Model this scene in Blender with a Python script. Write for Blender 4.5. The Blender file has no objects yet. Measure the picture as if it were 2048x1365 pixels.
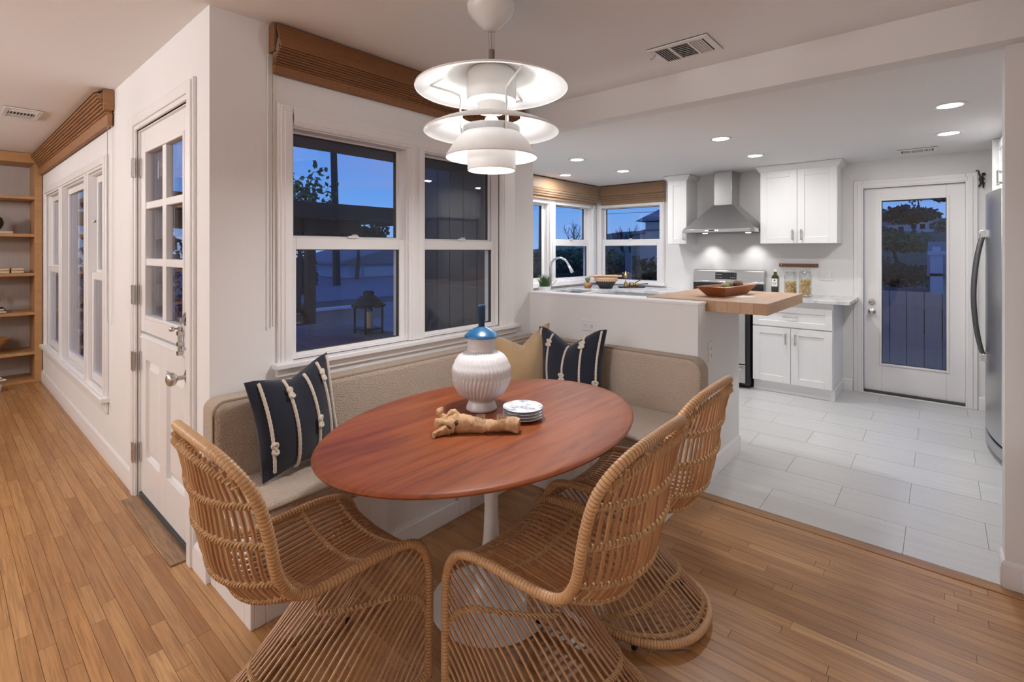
import bpy, bmesh, math, random
from mathutils import Vector, Matrix, noise
random.seed(7)
S = bpy.context.scene
COL = S.collection
PI = math.pi
def R(d): return math.radians(d)

# ------------------------------------------------------------------ camera
F_PX, CX, CY, CAM_H, YAW = 994.0, 1024.0, 502.0, 1.37, R(40.8)
cam = bpy.data.cameras.new('camera'); cam_o = bpy.data.objects.new('camera', cam); COL.objects.link(cam_o)
cam.sensor_width = 36.0; cam.sensor_fit = 'HORIZONTAL'
cam.lens = F_PX / 2048 * 36.0
cam.shift_y = (CY - 682.5) / 2048
cam.clip_start = 0.02; cam.clip_end = 600
cam_o.location = (0, 0, CAM_H); cam_o.rotation_euler = (R(90), 0, YAW)
S.camera = cam_o

# ------------------------------------------------------------------ world: dusk sky
W = bpy.data.worlds.new('World'); S.world = W; W.use_nodes = True
nt = W.node_tree; nt.nodes.clear()
def N(t, **k):
    n = nt.nodes.new(t)
    for a, b in k.items(): setattr(n, a, b)
    return n
tc = N('ShaderNodeTexCoord'); sep = N('ShaderNodeSeparateXYZ'); nt.links.new(tc.outputs['Generated'], sep.inputs[0])
ramp = N('ShaderNodeValToRGB'); cr = ramp.color_ramp
cr.elements[0].position = 0.0; cr.elements[0].color = (0.26, 0.46, 0.85, 1)
cr.elements[1].position = 0.6; cr.elements[1].color = (0.045, 0.12, 0.48, 1)
e = cr.elements.new(0.10); e.color = (0.13, 0.35, 0.86, 1)
e = cr.elements.new(0.26); e.color = (0.075, 0.23, 0.76, 1)
nt.links.new(sep.outputs['Z'], ramp.inputs[0])
mp = N('ShaderNodeMapping'); mp.inputs['Scale'].default_value = (1.2, 1.2, 9); nt.links.new(tc.outputs['Generated'], mp.inputs[0])
nz = N('ShaderNodeTexNoise'); nz.inputs['Scale'].default_value = 2.4; nz.inputs['Detail'].default_value = 6; nt.links.new(mp.outputs[0], nz.inputs['Vector'])
cl = N('ShaderNodeValToRGB'); cl.color_ramp.elements[0].position = .5; cl.color_ramp.elements[1].position = .78
cl.color_ramp.elements[0].color = (0, 0, 0, 1); cl.color_ramp.elements[1].color = (.5, .5, .5, 1); nt.links.new(nz.outputs['Fac'], cl.inputs[0])
mx = N('ShaderNodeMixRGB'); mx.inputs[2].default_value = (.30, .32, .62, 1)
nt.links.new(cl.outputs[0], mx.inputs[0]); nt.links.new(ramp.outputs[0], mx.inputs[1])
bg = N('ShaderNodeBackground'); bg.inputs['Strength'].default_value = 1.0; nt.links.new(mx.outputs[0], bg.inputs[0])
wo = N('ShaderNodeOutputWorld'); nt.links.new(bg.outputs[0], wo.inputs[0])

# ------------------------------------------------------------------ light levels and exposure
S.view_settings.view_transform = 'Standard'; S.view_settings.look = 'None'
S.view_settings.exposure = 0.0; S.view_settings.gamma = 1.0; S.view_settings.use_curve_mapping = False
P_LIVING, P_CAN, P_PENDANT, P_HOOD = 46.0, 7.8, 5.0, 6.0
WARM, COOL = (.985, .972, .978), (1.0, .985, .975)
S.cycles.use_denoising = True
S.cycles.max_bounces = 10; S.cycles.diffuse_bounces = 5; S.cycles.transparent_max_bounces = 24
S.cycles.sample_clamp_indirect = 6.0; S.cycles.caustics_reflective = False; S.cycles.caustics_refractive = False

# ------------------------------------------------------------------ mesh helpers
ORG = {}
class MB:
    def __init__(s): s.v = []; s.f = []
    def add(s, vs, fs):
        n = len(s.v); s.v += [tuple(v) for v in vs]; s.f += [[i + n for i in f] for f in fs]; return s
    def box(s, x0, x1, y0, y1, z0, z1):
        return s.add([(x0,y0,z0),(x1,y0,z0),(x1,y1,z0),(x0,y1,z0),(x0,y0,z1),(x1,y0,z1),(x1,y1,z1),(x0,y1,z1)],
                     [(0,3,2,1),(4,5,6,7),(0,1,5,4),(1,2,6,5),(2,3,7,6),(3,0,4,7)])
    def obox(s, c, size, rot=None):
        a, b, d = (q / 2 for q in size); m = rot or Matrix.Identity(3); c = Vector(c)
        vs = [c + m @ Vector(p) for p in [(-a,-b,-d),(a,-b,-d),(a,b,-d),(-a,b,-d),(-a,-b,d),(a,-b,d),(a,b,d),(-a,b,d)]]
        return s.add(vs, [(0,3,2,1),(4,5,6,7),(0,1,5,4),(1,2,6,5),(2,3,7,6),(3,0,4,7)])
    def prism(s, poly, axis, a, b):
        # poly: 2-D points; axis 'x': (y,z), 'y': (x,z), 'z': (x,y)
        def P(p, t): return {'x': (t, p[0], p[1]), 'y': (p[0], t, p[1]), 'z': (p[0], p[1], t)}[axis]
        n = len(poly)
        return s.add([P(p, a) for p in poly] + [P(p, b) for p in poly],
                     [list(range(n))[::-1], [n + i for i in range(n)]] + [(i, (i+1) % n, n + (i+1) % n, n + i) for i in range(n)])
    def tube(s, path, r, n=8, closed=False):
        P = [Vector(p) for p in path]; k = len(P)
        rr = r if isinstance(r, (list, tuple)) else [r] * k
        T = []
        for i in range(k):
            a = P[(i-1) % k] if closed or i > 0 else P[i]; b = P[(i+1) % k] if closed or i < k-1 else P[i]
            t = b - a; T.append(t.normalized() if t.length > 1e-9 else Vector((0,0,1)))
        u = T[0].orthogonal().normalized(); vs = []
        for i in range(k):
            u = (u - T[i] * u.dot(T[i]))
            u = u.normalized() if u.length > 1e-6 else T[i].orthogonal().normalized()
            w = T[i].cross(u)
            for j in range(n):
                a = 2 * PI * j / n
                vs.append(P[i] + (u * math.cos(a) + w * math.sin(a)) * rr[i])
        fs = []
        for i in range(k if closed else k - 1):
            for j in range(n):
                i2 = (i + 1) % k
                fs.append((i*n+j, i*n+(j+1) % n, i2*n+(j+1) % n, i2*n+j))
        if not closed: fs += [list(range(n))[::-1], [(k-1)*n + j for j in range(n)]]
        return s.add(vs, fs)
    def lathe(s, prof, c=(0,0,0), n=24, axis='z', wob=None):
        c = Vector(c); vs = []; fs = []
        k = len(prof)
        for i, (r, z) in enumerate(prof):
            for j in range(n):
                a = 2 * PI * j / n; q = r if wob is None else wob(r, z, a)
                p = {'z': (q*math.cos(a), q*math.sin(a), z), 'x': (z, q*math.cos(a), q*math.sin(a)), 'y': (q*math.cos(a), z, q*math.sin(a))}[axis]
                vs.append(c + Vector(p))
        for i in range(k - 1):
            for j in range(n): fs.append((i*n+j, i*n+(j+1) % n, (i+1)*n+(j+1) % n, (i+1)*n+j))
        return s.add(vs, fs)
    def ball(s, c, r, n=12, m=8, rot=None):
        rx, ry, rz = (r, r, r) if not isinstance(r, (tuple, list)) else r
        c = Vector(c); M = rot or Matrix.Identity(3)
        vs = [c + M @ Vector((0,0,-rz))]
        for i in range(1, m):
            t = -PI/2 + PI*i/m
            for j in range(n): vs.append(c + M @ Vector((rx*math.cos(t)*math.cos(2*PI*j/n), ry*math.cos(t)*math.sin(2*PI*j/n), rz*math.sin(t))))
        vs.append(c + M @ Vector((0,0,rz))); L = len(vs) - 1
        fs = [(0, 1+(j+1) % n, 1+j) for j in range(n)]
        for i in range(m-2):
            for j in range(n): fs.append((1+i*n+j, 1+i*n+(j+1) % n, 1+(i+1)*n+(j+1) % n, 1+(i+1)*n+j))
        b = 1 + (m-2)*n
        fs += [(b+j, b+(j+1) % n, L) for j in range(n)]
        return s.add(vs, fs)
    def grid(s, nu, nv, fn):
        vs = [fn(i/(nu-1), j/(nv-1)) for i in range(nu) for j in range(nv)]
        return s.add(vs, [(i*nv+j, (i+1)*nv+j, (i+1)*nv+j+1, i*nv+j+1) for i in range(nu-1) for j in range(nv-1)])
    def mesh(s, name, mat, off=None, smooth=True, ang=38, recalc=True):
        me = bpy.data.meshes.new(name)
        vs = s.v if off is None else [(v[0]-off[0], v[1]-off[1], v[2]-off[2]) for v in s.v]
        me.from_pydata(vs, [], s.f)
        if recalc:
            bm = bmesh.new(); bm.from_mesh(me); bmesh.ops.recalc_face_normals(bm, faces=bm.faces); bm.to_mesh(me); bm.free()
        if smooth:
            me.polygons.foreach_set('use_smooth', [True] * len(me.polygons)); me.set_sharp_from_angle(angle=R(ang))
        me.materials.append(mat); me.update(); return me
    def build(s, name, mat, parent=None, bevel=0, smooth=True, local=False, seg=2, ang=38, recalc=True):
        if parent is not None and not local: off = ORG[parent.name]
        elif parent is None and not local:
            xs = [v[0] for v in s.v]; ys = [v[1] for v in s.v]; zs = [v[2] for v in s.v]
            off = ((min(xs)+max(xs))/2, (min(ys)+max(ys))/2, min(zs))
        else: off = (0, 0, 0)
        o = bpy.data.objects.new(name, s.mesh(name, mat, off, smooth, ang, recalc)); COL.objects.link(o)
        if parent is not None: o.parent = parent
        else: o.location = off
        ORG[o.name] = off
        if bevel:
            m = o.modifiers.new('bevel', 'BEVEL'); m.width = bevel; m.segments = seg; m.limit_method = 'ANGLE'; m.angle_limit = R(40)
        return o
def tag(o, label=None, cat=None, group=None, kind=None):
    if label: o['label'] = label
    if cat: o['category'] = cat
    if group: o['group'] = group
    if kind: o['kind'] = kind
    return o
def thing(name, label, cat, loc=(0,0,0), rotz=0, group=None, kind=None):
    o = bpy.data.objects.new(name, None); COL.objects.link(o); o.empty_display_size = .05
    o.location = loc; o.rotation_euler = (0, 0, rotz); ORG[o.name] = tuple(loc)
    return tag(o, label, cat, group, kind)
def struct(name, loc=(0,0,0)): return thing(name, None, None, loc, 0, None, 'structure')
def link(name, me, parent=None, loc=(0,0,0), rot=(0,0,0), scale=None):
    o = bpy.data.objects.new(name, me); COL.objects.link(o); o.parent = parent
    o.location = loc; o.rotation_euler = rot
    if scale: o.scale = scale
    return o
def copy_tree(o, parent=None):
    c = o.copy(); COL.objects.link(c); c.parent = parent
    for ch in [x for x in bpy.data.objects if x.parent == o]: copy_tree(ch, c)
    return c
def arc(c, r, a0, a1, n, plane='xz'):
    out = []
    for i in range(n + 1):
        a = R(a0 + (a1 - a0) * i / n); p, q = r * math.cos(a), r * math.sin(a)
        out.append({'xz': (c[0]+p, c[1], c[2]+q), 'yz': (c[0], c[1]+p, c[2]+q), 'xy': (c[0]+p, c[1]+q, c[2])}[plane])
    return out

# ------------------------------------------------------------------ materials
def mat(name, col=(.8,.8,.8), rough=.5, metal=0, spec=.5, bump=None, var=None, wave=None, grain=None, coat=0, emit=None, trans=0, sheen=0, rnd=0, rndv=0):
    """bump=(scale, strength); var=(scale, colour2, fac); grain=(axis scale vec, colour2, fac, rough noise scale); rnd: random value per object"""
    m = bpy.data.materials.new(name); m.use_nodes = True; t = m.node_tree; b = t.nodes['Principled BSDF']
    b.inputs['Base Color'].default_value = (*col, 1); b.inputs['Roughness'].default_value = rough; b.inputs['Metallic'].default_value = metal
    b.inputs['Specular IOR Level'].default_value = spec; b.inputs['Coat Weight'].default_value = coat; b.inputs['Coat Roughness'].default_value = .18; b.inputs['Transmission Weight'].default_value = trans
    if sheen: b.inputs['Sheen Weight'].default_value = sheen; b.inputs['Sheen Roughness'].default_value = .6
    L = t.links.new; new = t.nodes.new
    if emit: b.inputs['Emission Color'].default_value = (*emit[0], 1); b.inputs['Emission Strength'].default_value = emit[1]
    tcn = new('ShaderNodeTexCoord'); vec = tcn.outputs['Object']
    oi0 = new('ShaderNodeObjectInfo'); gi = new('ShaderNodeNewGeometry'); sm = new('ShaderNodeMath'); sm.operation = 'ADD'
    L(oi0.outputs['Random'], sm.inputs[0]); L(gi.outputs['Random Per Island'], sm.inputs[1])
    fr = new('ShaderNodeMath'); fr.operation = 'FRACT'; L(sm.outputs[0], fr.inputs[0]); RV = fr.outputs[0]
    if grain or var or rnd:
        add = new('ShaderNodeVectorMath'); add.operation = 'ADD'; mul = new('ShaderNodeVectorMath'); mul.operation = 'SCALE'
        cmb = new('ShaderNodeCombineXYZ'); L(RV, cmb.inputs[0]); L(RV, cmb.inputs[1]); L(RV, cmb.inputs[2])
        L(cmb.outputs[0], mul.inputs[0]); mul.inputs['Scale'].default_value = 37.0 if rnd or rndv else 0.0
        L(vec, add.inputs[0]); L(mul.outputs[0], add.inputs[1]); vec = add.outputs[0]
    cur = None
    def mix(fac_out, c2, fac):
        nonlocal cur
        mxn = new('ShaderNodeMixRGB'); mm = new('ShaderNodeMath'); mm.operation = 'MULTIPLY'; mm.inputs[1].default_value = fac
        L(fac_out, mm.inputs[0]); L(mm.outputs[0], mxn.inputs[0])
        if cur is None: mxn.inputs[1].default_value = (*col, 1)
        else: L(cur, mxn.inputs[1])
        mxn.inputs[2].default_value = (*c2, 1); cur = mxn.outputs[0]
    if rnd:
        for c2, f in rnd: 
            mm = new('ShaderNodeMath'); mm.operation = 'FRACT'; m2 = new('ShaderNodeMath'); m2.operation = 'MULTIPLY'; m2.inputs[1].default_value = 1 + 12.7 * len(t.nodes)
            L(RV, m2.inputs[0]); L(m2.outputs[0], mm.inputs[0]); mix(mm.outputs[0], c2, f)
    if var:
        for sc, c2, f in (var if isinstance(var, list) else [var]):
            nn = new('ShaderNodeTexNoise'); nn.inputs['Scale'].default_value = sc; nn.inputs['Detail'].default_value = 4; L(vec, nn.inputs['Vector'])
            rr = new('ShaderNodeValToRGB'); rr.color_ramp.elements[0].position = .38; rr.color_ramp.elements[1].position = .68; L(nn.outputs['Fac'], rr.inputs[0])
            mix(rr.outputs[0], c2, f)
    gfac = None
    if grain:
        for sv, c2, f, dist in (grain if isinstance(grain, list) else [grain]):
            mpn = new('ShaderNodeMapping'); mpn.inputs['Scale'].default_value = sv; L(vec, mpn.inputs[0])
            nn = new('ShaderNodeTexNoise'); nn.inputs['Scale'].default_value = 1; nn.inputs['Detail'].default_value = 6; nn.inputs['Roughness'].default_value = .62
            nn.inputs['Distortion'].default_value = dist; L(mpn.outputs[0], nn.inputs['Vector'])
            rr = new('ShaderNodeValToRGB'); rr.color_ramp.elements[0].position = .42; rr.color_ramp.elements[1].position = .62; L(nn.outputs['Fac'], rr.inputs[0])
            mix(rr.outputs[0], c2, f); gfac = rr.outputs[0]
    if cur is not None: L(cur, b.inputs['Base Color'])
    if bump or gfac is not None and bump is None and not metal:
        bn = new('ShaderNodeBump')
        if bump:
            nn = new('ShaderNodeTexNoise'); nn.inputs['Scale'].default_value = bump[0]; nn.inputs['Detail'].default_value = 5; L(tcn.outputs['Object'], nn.inputs['Vector'])
            src = nn.outputs['Fac']; bn.inputs['Strength'].default_value = bump[1]; bn.inputs['Distance'].default_value = .01 if len(bump) < 3 else bump[2]
        else: src = gfac; bn.inputs['Strength'].default_value = .12; bn.inputs['Distance'].default_value = .002
        L(src, bn.inputs['Height']); L(bn.outputs[0], b.inputs['Normal'])
    return m
def glass_mat(name, f0=.06, tint=(1,1,1), rough=0.0):
    m = bpy.data.materials.new(name); m.use_nodes = True; t = m.node_tree; t.nodes.clear(); L = t.links.new; new = t.nodes.new
    lw = new('ShaderNodeLayerWeight'); lw.inputs[0].default_value = .5
    p = new('ShaderNodeMath'); p.operation = 'POWER'; p.inputs[1].default_value = 5; L(lw.outputs['Facing'], p.inputs[0])
    mu = new('ShaderNodeMath'); mu.operation = 'MULTIPLY_ADD'; mu.inputs[1].default_value = 1 - f0; mu.inputs[2].default_value = f0; L(p.outputs[0], mu.inputs[0])
    tr = new('ShaderNodeBsdfTransparent'); tr.inputs[0].default_value = (*tint, 1)
    gl = new('ShaderNodeBsdfGlossy'); gl.inputs['Roughness'].default_value = rough
    mi = new('ShaderNodeMixShader'); L(mu.outputs[0], mi.inputs[0]); L(tr.outputs[0], mi.inputs[1]); L(gl.outputs[0], mi.inputs[2])
    o = new('ShaderNodeOutputMaterial'); L(mi.outputs[0], o.inputs[0]); return m
M = {}
M['wall'] = mat('wall_paint', (.80,.788,.78), .85, bump=(22,.12,.012), spec=.2)
M['ceil'] = mat('ceiling_paint', (.86,.852,.85), .9, bump=(60,.05), spec=.15)
M['trim'] = mat('white_gloss_paint', (.82,.805,.80), .38, bump=(30,.02))
M['cab'] = mat('cabinet_lacquer', (.82,.82,.82), .35)
M['oak'] = mat('oak_plank', (.47,.24,.084), .36, rnd=[((.66,.40,.18),.8),((.22,.088,.030),.72),((.42,.18,.06),.35)], grain=[((4,110,110),(.20,.082,.028),.6,.5),((1.2,14,14),(.50,.275,.115),.35,1.5)], coat=.12, rndv=1)
M['oak_stain'] = mat('stained_oak', (.34,.19,.09), .4, grain=((4,60,60),(.07,.05,.04),.75,.8), coat=.1, rndv=1)
M['gap'] = mat('dark_gap', (.08,.036,.015), .9)
M['tile'] = mat('grey_porcelain', (.63,.63,.63), .34, rnd=[((.55,.545,.535),.6)], grain=((2.5,90,90),(.50,.495,.49),.55,.3), rndv=1, bump=(40,.02))
M['grout'] = mat('grout', (.20,.195,.19), .9)
M['mahog'] = mat('mahogany', (.235,.056,.018), .45, spec=.3, grain=[((3,34,34),(.10,.022,.010),.6,.4),((1.2,9,9),(.34,.10,.028),.5,.8)])
M['white_gloss'] = mat('white_enamel', (.80,.79,.78), .22, coat=.3)
M['boucle'] = mat('boucle', (.60,.475,.375), .95, bump=(170,1.0,.012), sheen=.25, var=(170,(.44,.335,.25),.6), spec=.1)
M['piping'] = mat('piping_fabric', (.36,.275,.20), .95, bump=(300,.5), spec=.1)
M['navy'] = mat('navy_linen', (.008,.011,.024), .85, bump=(220,.5,.003), sheen=.25, spec=.2)
M['rope'] = mat('cotton_rope', (.66,.58,.49), .9, bump=(300,.4))
M['tan'] = mat('tan_velvet', (.46,.31,.165), .85, bump=(160,.25), sheen=.4, var=(6,(.40,.26,.13),.6), spec=.15)
M['rattan'] = mat('rattan', (.50,.265,.12), .40, rnd=[((.62,.39,.20),.75),((.30,.125,.055),.65)], grain=[((60,60,8),(.24,.10,.045),.4,.5)], rndv=1)
M['wrap'] = mat('rattan_wrap', (.58,.345,.17), .40, var=[(14,(.47,.25,.11),.5),(90,(.68,.44,.24),.3)])
M['wrap_dark'] = mat('rattan_wrap_gap', (.33,.165,.07), .6)
M['braid'] = mat('rattan_braid', (.52,.32,.15), .55, var=(60,(.34,.18,.08),.5))
M['black'] = mat('black_rubber', (.012,.012,.012), .5)
M['iron'] = mat('dark_iron', (.02,.018,.017), .5)
M['blind'] = mat('woven_wood', (.25,.105,.038), .6, grain=[((3,3,170),(.13,.05,.018),.6,.2),((160,160,3),(.32,.15,.06),.3,.2)], bump=(400,.2))
M['blind2'] = mat('woven_wood_light', (.33,.155,.06), .6, grain=[((3,3,170),(.20,.085,.03),.6,.2)], bump=(400,.2))
M['roman'] = mat('roman_shade_fabric', (.255,.140,.062), .55, grain=[((3,3,300),(.20,.105,.045),.5,.1)], sheen=.3, bump=(500,.15))
M['shelf'] = mat('oak_shelf', (.44,.235,.095), .45, grain=((40,3,40),(.34,.165,.06),.5,.4))
M['shelf_back'] = mat('taupe_wallcovering', (.46,.40,.36), .9, grain=((3,60,4),(.42,.365,.33),.5,.3))
M['steel'] = mat('brushed_steel', (.56,.56,.555), .30, metal=1, grain=((2,2,160),(.48,.48,.48),.5,0))
M['steel_dark'] = mat('dark_steel', (.16,.16,.165), .35, metal=1)
M['chrome'] = mat('chrome', (.75,.75,.75), .12, metal=1)
M['nickel'] = mat('satin_nickel', (.58,.56,.53), .25, metal=1)
M['brass'] = mat('brass', (.75,.50,.20), .25, metal=1)
M['marble'] = mat('marble', (.78,.78,.78), .18, var=[(3,(.60,.60,.61),.6),(9,(.45,.455,.47),.45)], grain=((5,1.5,5),(.34,.345,.36),.5,2.2))
M['butcher'] = mat('butcher_block', (.52,.325,.20), .45, rnd=[((.60,.40,.26),.6),((.44,.25,.145),.6)], grain=((40,4,40),(.42,.245,.14),.4,.3), rndv=1)
M['glass'] = glass_mat('window_glass', .032)
M['cup_glass'] = glass_mat('cup_glass', .22, (.95,.97,.96)); M['glass_thin'] = glass_mat('clear_glass', .10, (.97,.985,.98))
M['outer_black'] = mat('black_glass', (.008,.008,.009), .12, coat=.5)
M['plastic'] = mat('white_plastic', (.80,.79,.775), .35)
M['slot'] = mat('slot_dark', (.05,.048,.045), .7)
M['gasket'] = mat('window_gasket', (.06,.06,.06), .6)
M['ceramic'] = mat('white_ceramic', (.64,.62,.625), .28, coat=.4, bump=(18,.08))
M['teal'] = mat('blue_glaze', (.008,.075,.175), .32, coat=.25)
M['teal_dark'] = mat('dark_blue_wood', (.008,.035,.075), .35)
M['drift'] = mat('driftwood', (.52,.31,.16), .7, grain=((8,50,50),(.36,.19,.085),.55,.9), var=(20,(.60,.40,.24),.5))
M['shade'] = mat('lamp_shade_white', (.86,.86,.85), .45)
M['glow'] = mat('lamp_glow', (.9,.9,.88), .5, emit=((1,.97,.92), 6.0))
M['can_glow'] = mat('downlight_glow', (.9,.9,.9), .5, emit=((1,.98,.96), 14.0))
M['led'] = mat('led_glow', (.8,.8,.9), .5, emit=((.75,.78,1), 8.0))
M['leaf'] = mat('leaf_green', (.035,.085,.02), .5, rnd=[((.09,.14,.04),.6)])
M['grassm'] = mat('grass_green', (.035,.10,.022), .45, var=(50,(.10,.17,.05),.5))
M['pasta'] = mat('pasta', (.78,.50,.16), .6, var=(30,(.70,.40,.10),.5))
M['paper'] = mat('paper', (.82,.81,.80), .8)
M['plate'] = mat('blue_white_plate', (.76,.77,.80), .25, coat=.3)
# ================================================================== STRUCTURE
Z_C, Z_K, Z_B = 2.385, 2.235, 2.205          # living ceiling, kitchen ceiling, beam underside
XW, YD, YH, XK, YF = -2.28, 0.735, 2.84, -3.535, 5.87
def TX(plane, s): return lambda a, d, z: (plane + s * d, a, z)
def TY(plane, s): return lambda a, d, z: (a, plane + s * d, z)
def tbox(mb, T, a0, a1, d0, d1, z0, z1):
    p, q = T(a0, d0, z0), T(a1, d1, z1)
    return mb.box(min(p[0],q[0]), max(p[0],q[0]), min(p[1],q[1]), max(p[1],q[1]), z0, z1)
def tframe(mb, T, a0, a1, z0, z1, w, d0, d1):
    l, r, t, b = w if isinstance(w, tuple) else (w,)*4
    tbox(mb, T, a0, a0+l, d0, d1, z0, z1); tbox(mb, T, a1-r, a1, d0, d1, z0, z1)
    if t: tbox(mb, T, a0+l, a1-r, d0, d1, z1-t, z1)
    if b: tbox(mb, T, a0+l, a1-r, d0, d1, z0, z0+b)
    return mb
def wall(name, T, a0, a1, z0, z1, th, holes=(), m=None):
    A = sorted({a0, a1, *[h[i] for h in holes for i in (0, 1)]}); Zs = sorted({z0, z1, *[h[i] for h in holes for i in (2, 3)]})
    mb = MB()
    for i in range(len(A)-1):
        for j in range(len(Zs)-1):
            ca, cz = (A[i]+A[i+1])/2, (Zs[j]+Zs[j+1])/2
            if not any(h[0] < ca < h[1] and h[2] < cz < h[3] for h in holes): tbox(mb, T, A[i], A[i+1], 0, th, Zs[j], Zs[j+1])
    return tag(mb.build(name, m or M['wall'], smooth=False), kind='structure')

# walls --------------------------------------------------------------
T_D = TY(YD, 1); T_W = TX(XW, -1); T_KW = TX(XK, -1); T_KF = TY(YF, 1)
wall('wall_entry', T_D, -7.6, XW - .13, 0, Z_C, .13, [(-6.80, -4.16, .42, 1.93), (-3.385, -2.525, -.01, 2.035)])
wall('wall_window', T_W, YD, 2.88, 0, Z_C, .13, [(1.065, 2.50, .865, 1.95)])
wall('wall_bay_return', TY(2.88, -1), XK - .13, XW - .13, -.1, Z_C, .12)
wall('wall_sink', T_KW, 2.88, YF + .13, -.1, Z_K + .15, .13, [(3.55, 5.72, 1.0, 1.95)])
wall('wall_kitchen', T_KF, XK, 1.25, 0, Z_K + .15, .13, [(-3.48, -2.62, .965, 1.955), (-.572, .168, -.01, 1.972)])
wall('wall_kitchen_right', TX(1.15, 1), 2.96, YF, 0, Z_K + .15, .1)
wall('wall_half', TY(YH, 1), XW, -1.05, 0, 1.055, .12)
tag(MB().box(XW, -1.045, YH - .004, YH + .125, 1.055, 1.072).build('trim_1', M['trim'], bevel=.003), kind='structure')
wall('wall_partition', TY(YH, 1), .197, 1.25, 0, Z_K, .12)
wall('wall_right', TX(.262, 1), 1.3, YH, 0, Z_C, .12)
wall('wall_far_right', TX(3.0, 1), -4.3, 1.3, 0, Z_C, .12)
wall('wall_right_return', TY(1.3, 1), .382, 3.0, 0, Z_C, .12)
wall('wall_back', TY(-4.3, -1), -7.72, 3.12, 0, Z_C, .12)
wall('wall_left', TX(-7.6, -1), -4.3, YD + .13, 0, Z_C, .12)
wall('wall_beam', TY(2.765, 1), XW - .13, 1.25, Z_B, Z_C, .115)
tag(MB().box(-7.7, 3.1, -4.4, YD + .13, Z_C, Z_C + .1).box(XW - .13, 3.1, YD + .13, 2.88, Z_C, Z_C + .1).build('ceiling', M['ceil'], smooth=False), kind='structure')
tag(MB().box(XK - .13, 1.25, 2.86, YF + .13, Z_K, Z_K + .1).build('ceiling_kitchen', M['ceil'], smooth=False), kind='structure')

# floors: every plank and tile a piece -------------------------------
fl = struct('floor', (0, 0, -.05))
MB().box(-7.6, 3.0, -4.3, 2.80, -.06, -.006).build('subfloor', M['gap'], fl, smooth=False)
LEN = [.30, .42, .55, .70, .86, 1.02, 1.2]
PW = .0472
pm = {}
for l in LEN:
    b = MB().box(-l/2 + .0006, l/2 - .0006, -PW/2 + .0006, PW/2 - .0006, -.012, 0)
    pm[l] = b.mesh('plank', M['oak'], smooth=False)
planks = []
rng = random.Random(3)
for k in range(150):
    y = 2.775 - PW/2 - PW * k; x = -7.55 - rng.random()
    while x < (.30 if y > 1.25 else 3.0):
        l = rng.choice(LEN); cx = x + l/2; x += l
        if y > YD + .01 and cx + l/2 < XW + .1: continue
        planks.append((cx, y, l))
def depth(x, y): return -math.sin(YAW) * x + math.cos(YAW) * y
def pix(x, y, z):
    d = depth(x, y)
    if d < .05: return None
    return CX + F_PX * (x*math.cos(YAW) + y*math.sin(YAW)) / d, CY - F_PX * (z - CAM_H) / d
seen, rest = [], []
for p in planks:
    inside = False
    for t in (-.5, -.25, 0, .25, .5):
        q = pix(p[0] + t*p[2], p[1], 0)
        if q and -10 < q[0] < 2060 and q[1] < 1375: inside = True
    hid = (-2.3 < p[0] - p[2]/2 and p[0] + p[2]/2 < -1.88) or (p[1] > 2.3 and p[0] + p[2]/2 < -1.06)
    (seen if inside and not hid else rest).append(p)
seen.sort(key=lambda p: depth(p[0], p[1]) / p[2] ** .5)
for p in seen[:292]: link('plank', pm[p[2]], fl, (p[0], p[1], .05), (0, 0, PI if rng.random() < .5 else 0))
mb = MB()
for p in seen[292:] + rest: mb.box(p[0]-p[2]/2+.0006, p[0]+p[2]/2-.0006, p[1]-PW/2+.0005, p[1]+PW/2-.0005, -.012, 0)
tag(mb.build('planks', M['oak'], fl, smooth=False), kind='stuff')
MB().box(-1.035, .30, 2.778, 2.842, -.012, .004).build('threshold_strip', M['oak'], fl, bevel=.003)
fk = struct('floor_kitchen', (0, 0, -.05))
MB().box(XK, 1.15, 2.84, YF, -.06, -.0035).build('tile_bed', M['grout'], fk, smooth=False)
TR = [2.850, 3.147, 3.446, 3.752, 4.05, 4.35, 4.647, 4.944, 5.238, 5.533, 5.83, 5.88]
J = [-.731, -.433, -.132, -.432, -.131, -.43, -.13, -.43, -.137, -.43, -.13]
tms = {}
for i in range(11):
    h = TR[i+1] - TR[i]
    if i not in tms: tms[i] = MB().box(-.2988, .2988, -h/2+.0013, h/2-.0013, -.008, 0).mesh('tile', M['tile'], smooth=False)
    for k in range(-4, 4):
        xc = J[i] + .5995 * k + .3
        if -3.0 < xc < 1.3: link('tile', tms[i], fk, (xc, (TR[i]+TR[i+1])/2, .05))

# baseboards and trims ------------------------------------------------
BBP = [(0, 0), (.014, 0), (.014, .078), (.011, .088), (.012, .094), (.007, .106), (0, .112)]
def bboard(name, T, a0, a1, sgn_room=-1):
    poly = [(p[0], p[1]) for p in BBP]; mb = MB(); n = len(poly)
    vs = [T(a0, -d, z) for d, z in poly] + [T(a1, -d, z) for d, z in poly]
    mb.add(vs, [list(range(n))[::-1], [n+i for i in range(n)]] + [(i, (i+1) % n, n+(i+1) % n, n+i) for i in range(n)])
    return tag(mb.build(name, M['trim']), kind='structure')
bboard('baseboard_entry', T_D, -7.18, -3.475); bboard('baseboard_entry_right', T_D, -2.435, XW)
bboard('baseboard_half_wall', TX(-1.05, -1), 2.80, 3.60)
bboard('baseboard_kitchen_left', T_KF, -.74, -.655); bboard('baseboard_kitchen_right', T_KF, .245, .62)
bboard('baseboard_jamb', TX(.197, 1), YH - .005, YH + .115); bboard('baseboard_partition', TY(YH, 1), .19, .262)
bboard('baseboard_right', TX(.262, 1), 1.3, YH)

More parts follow.
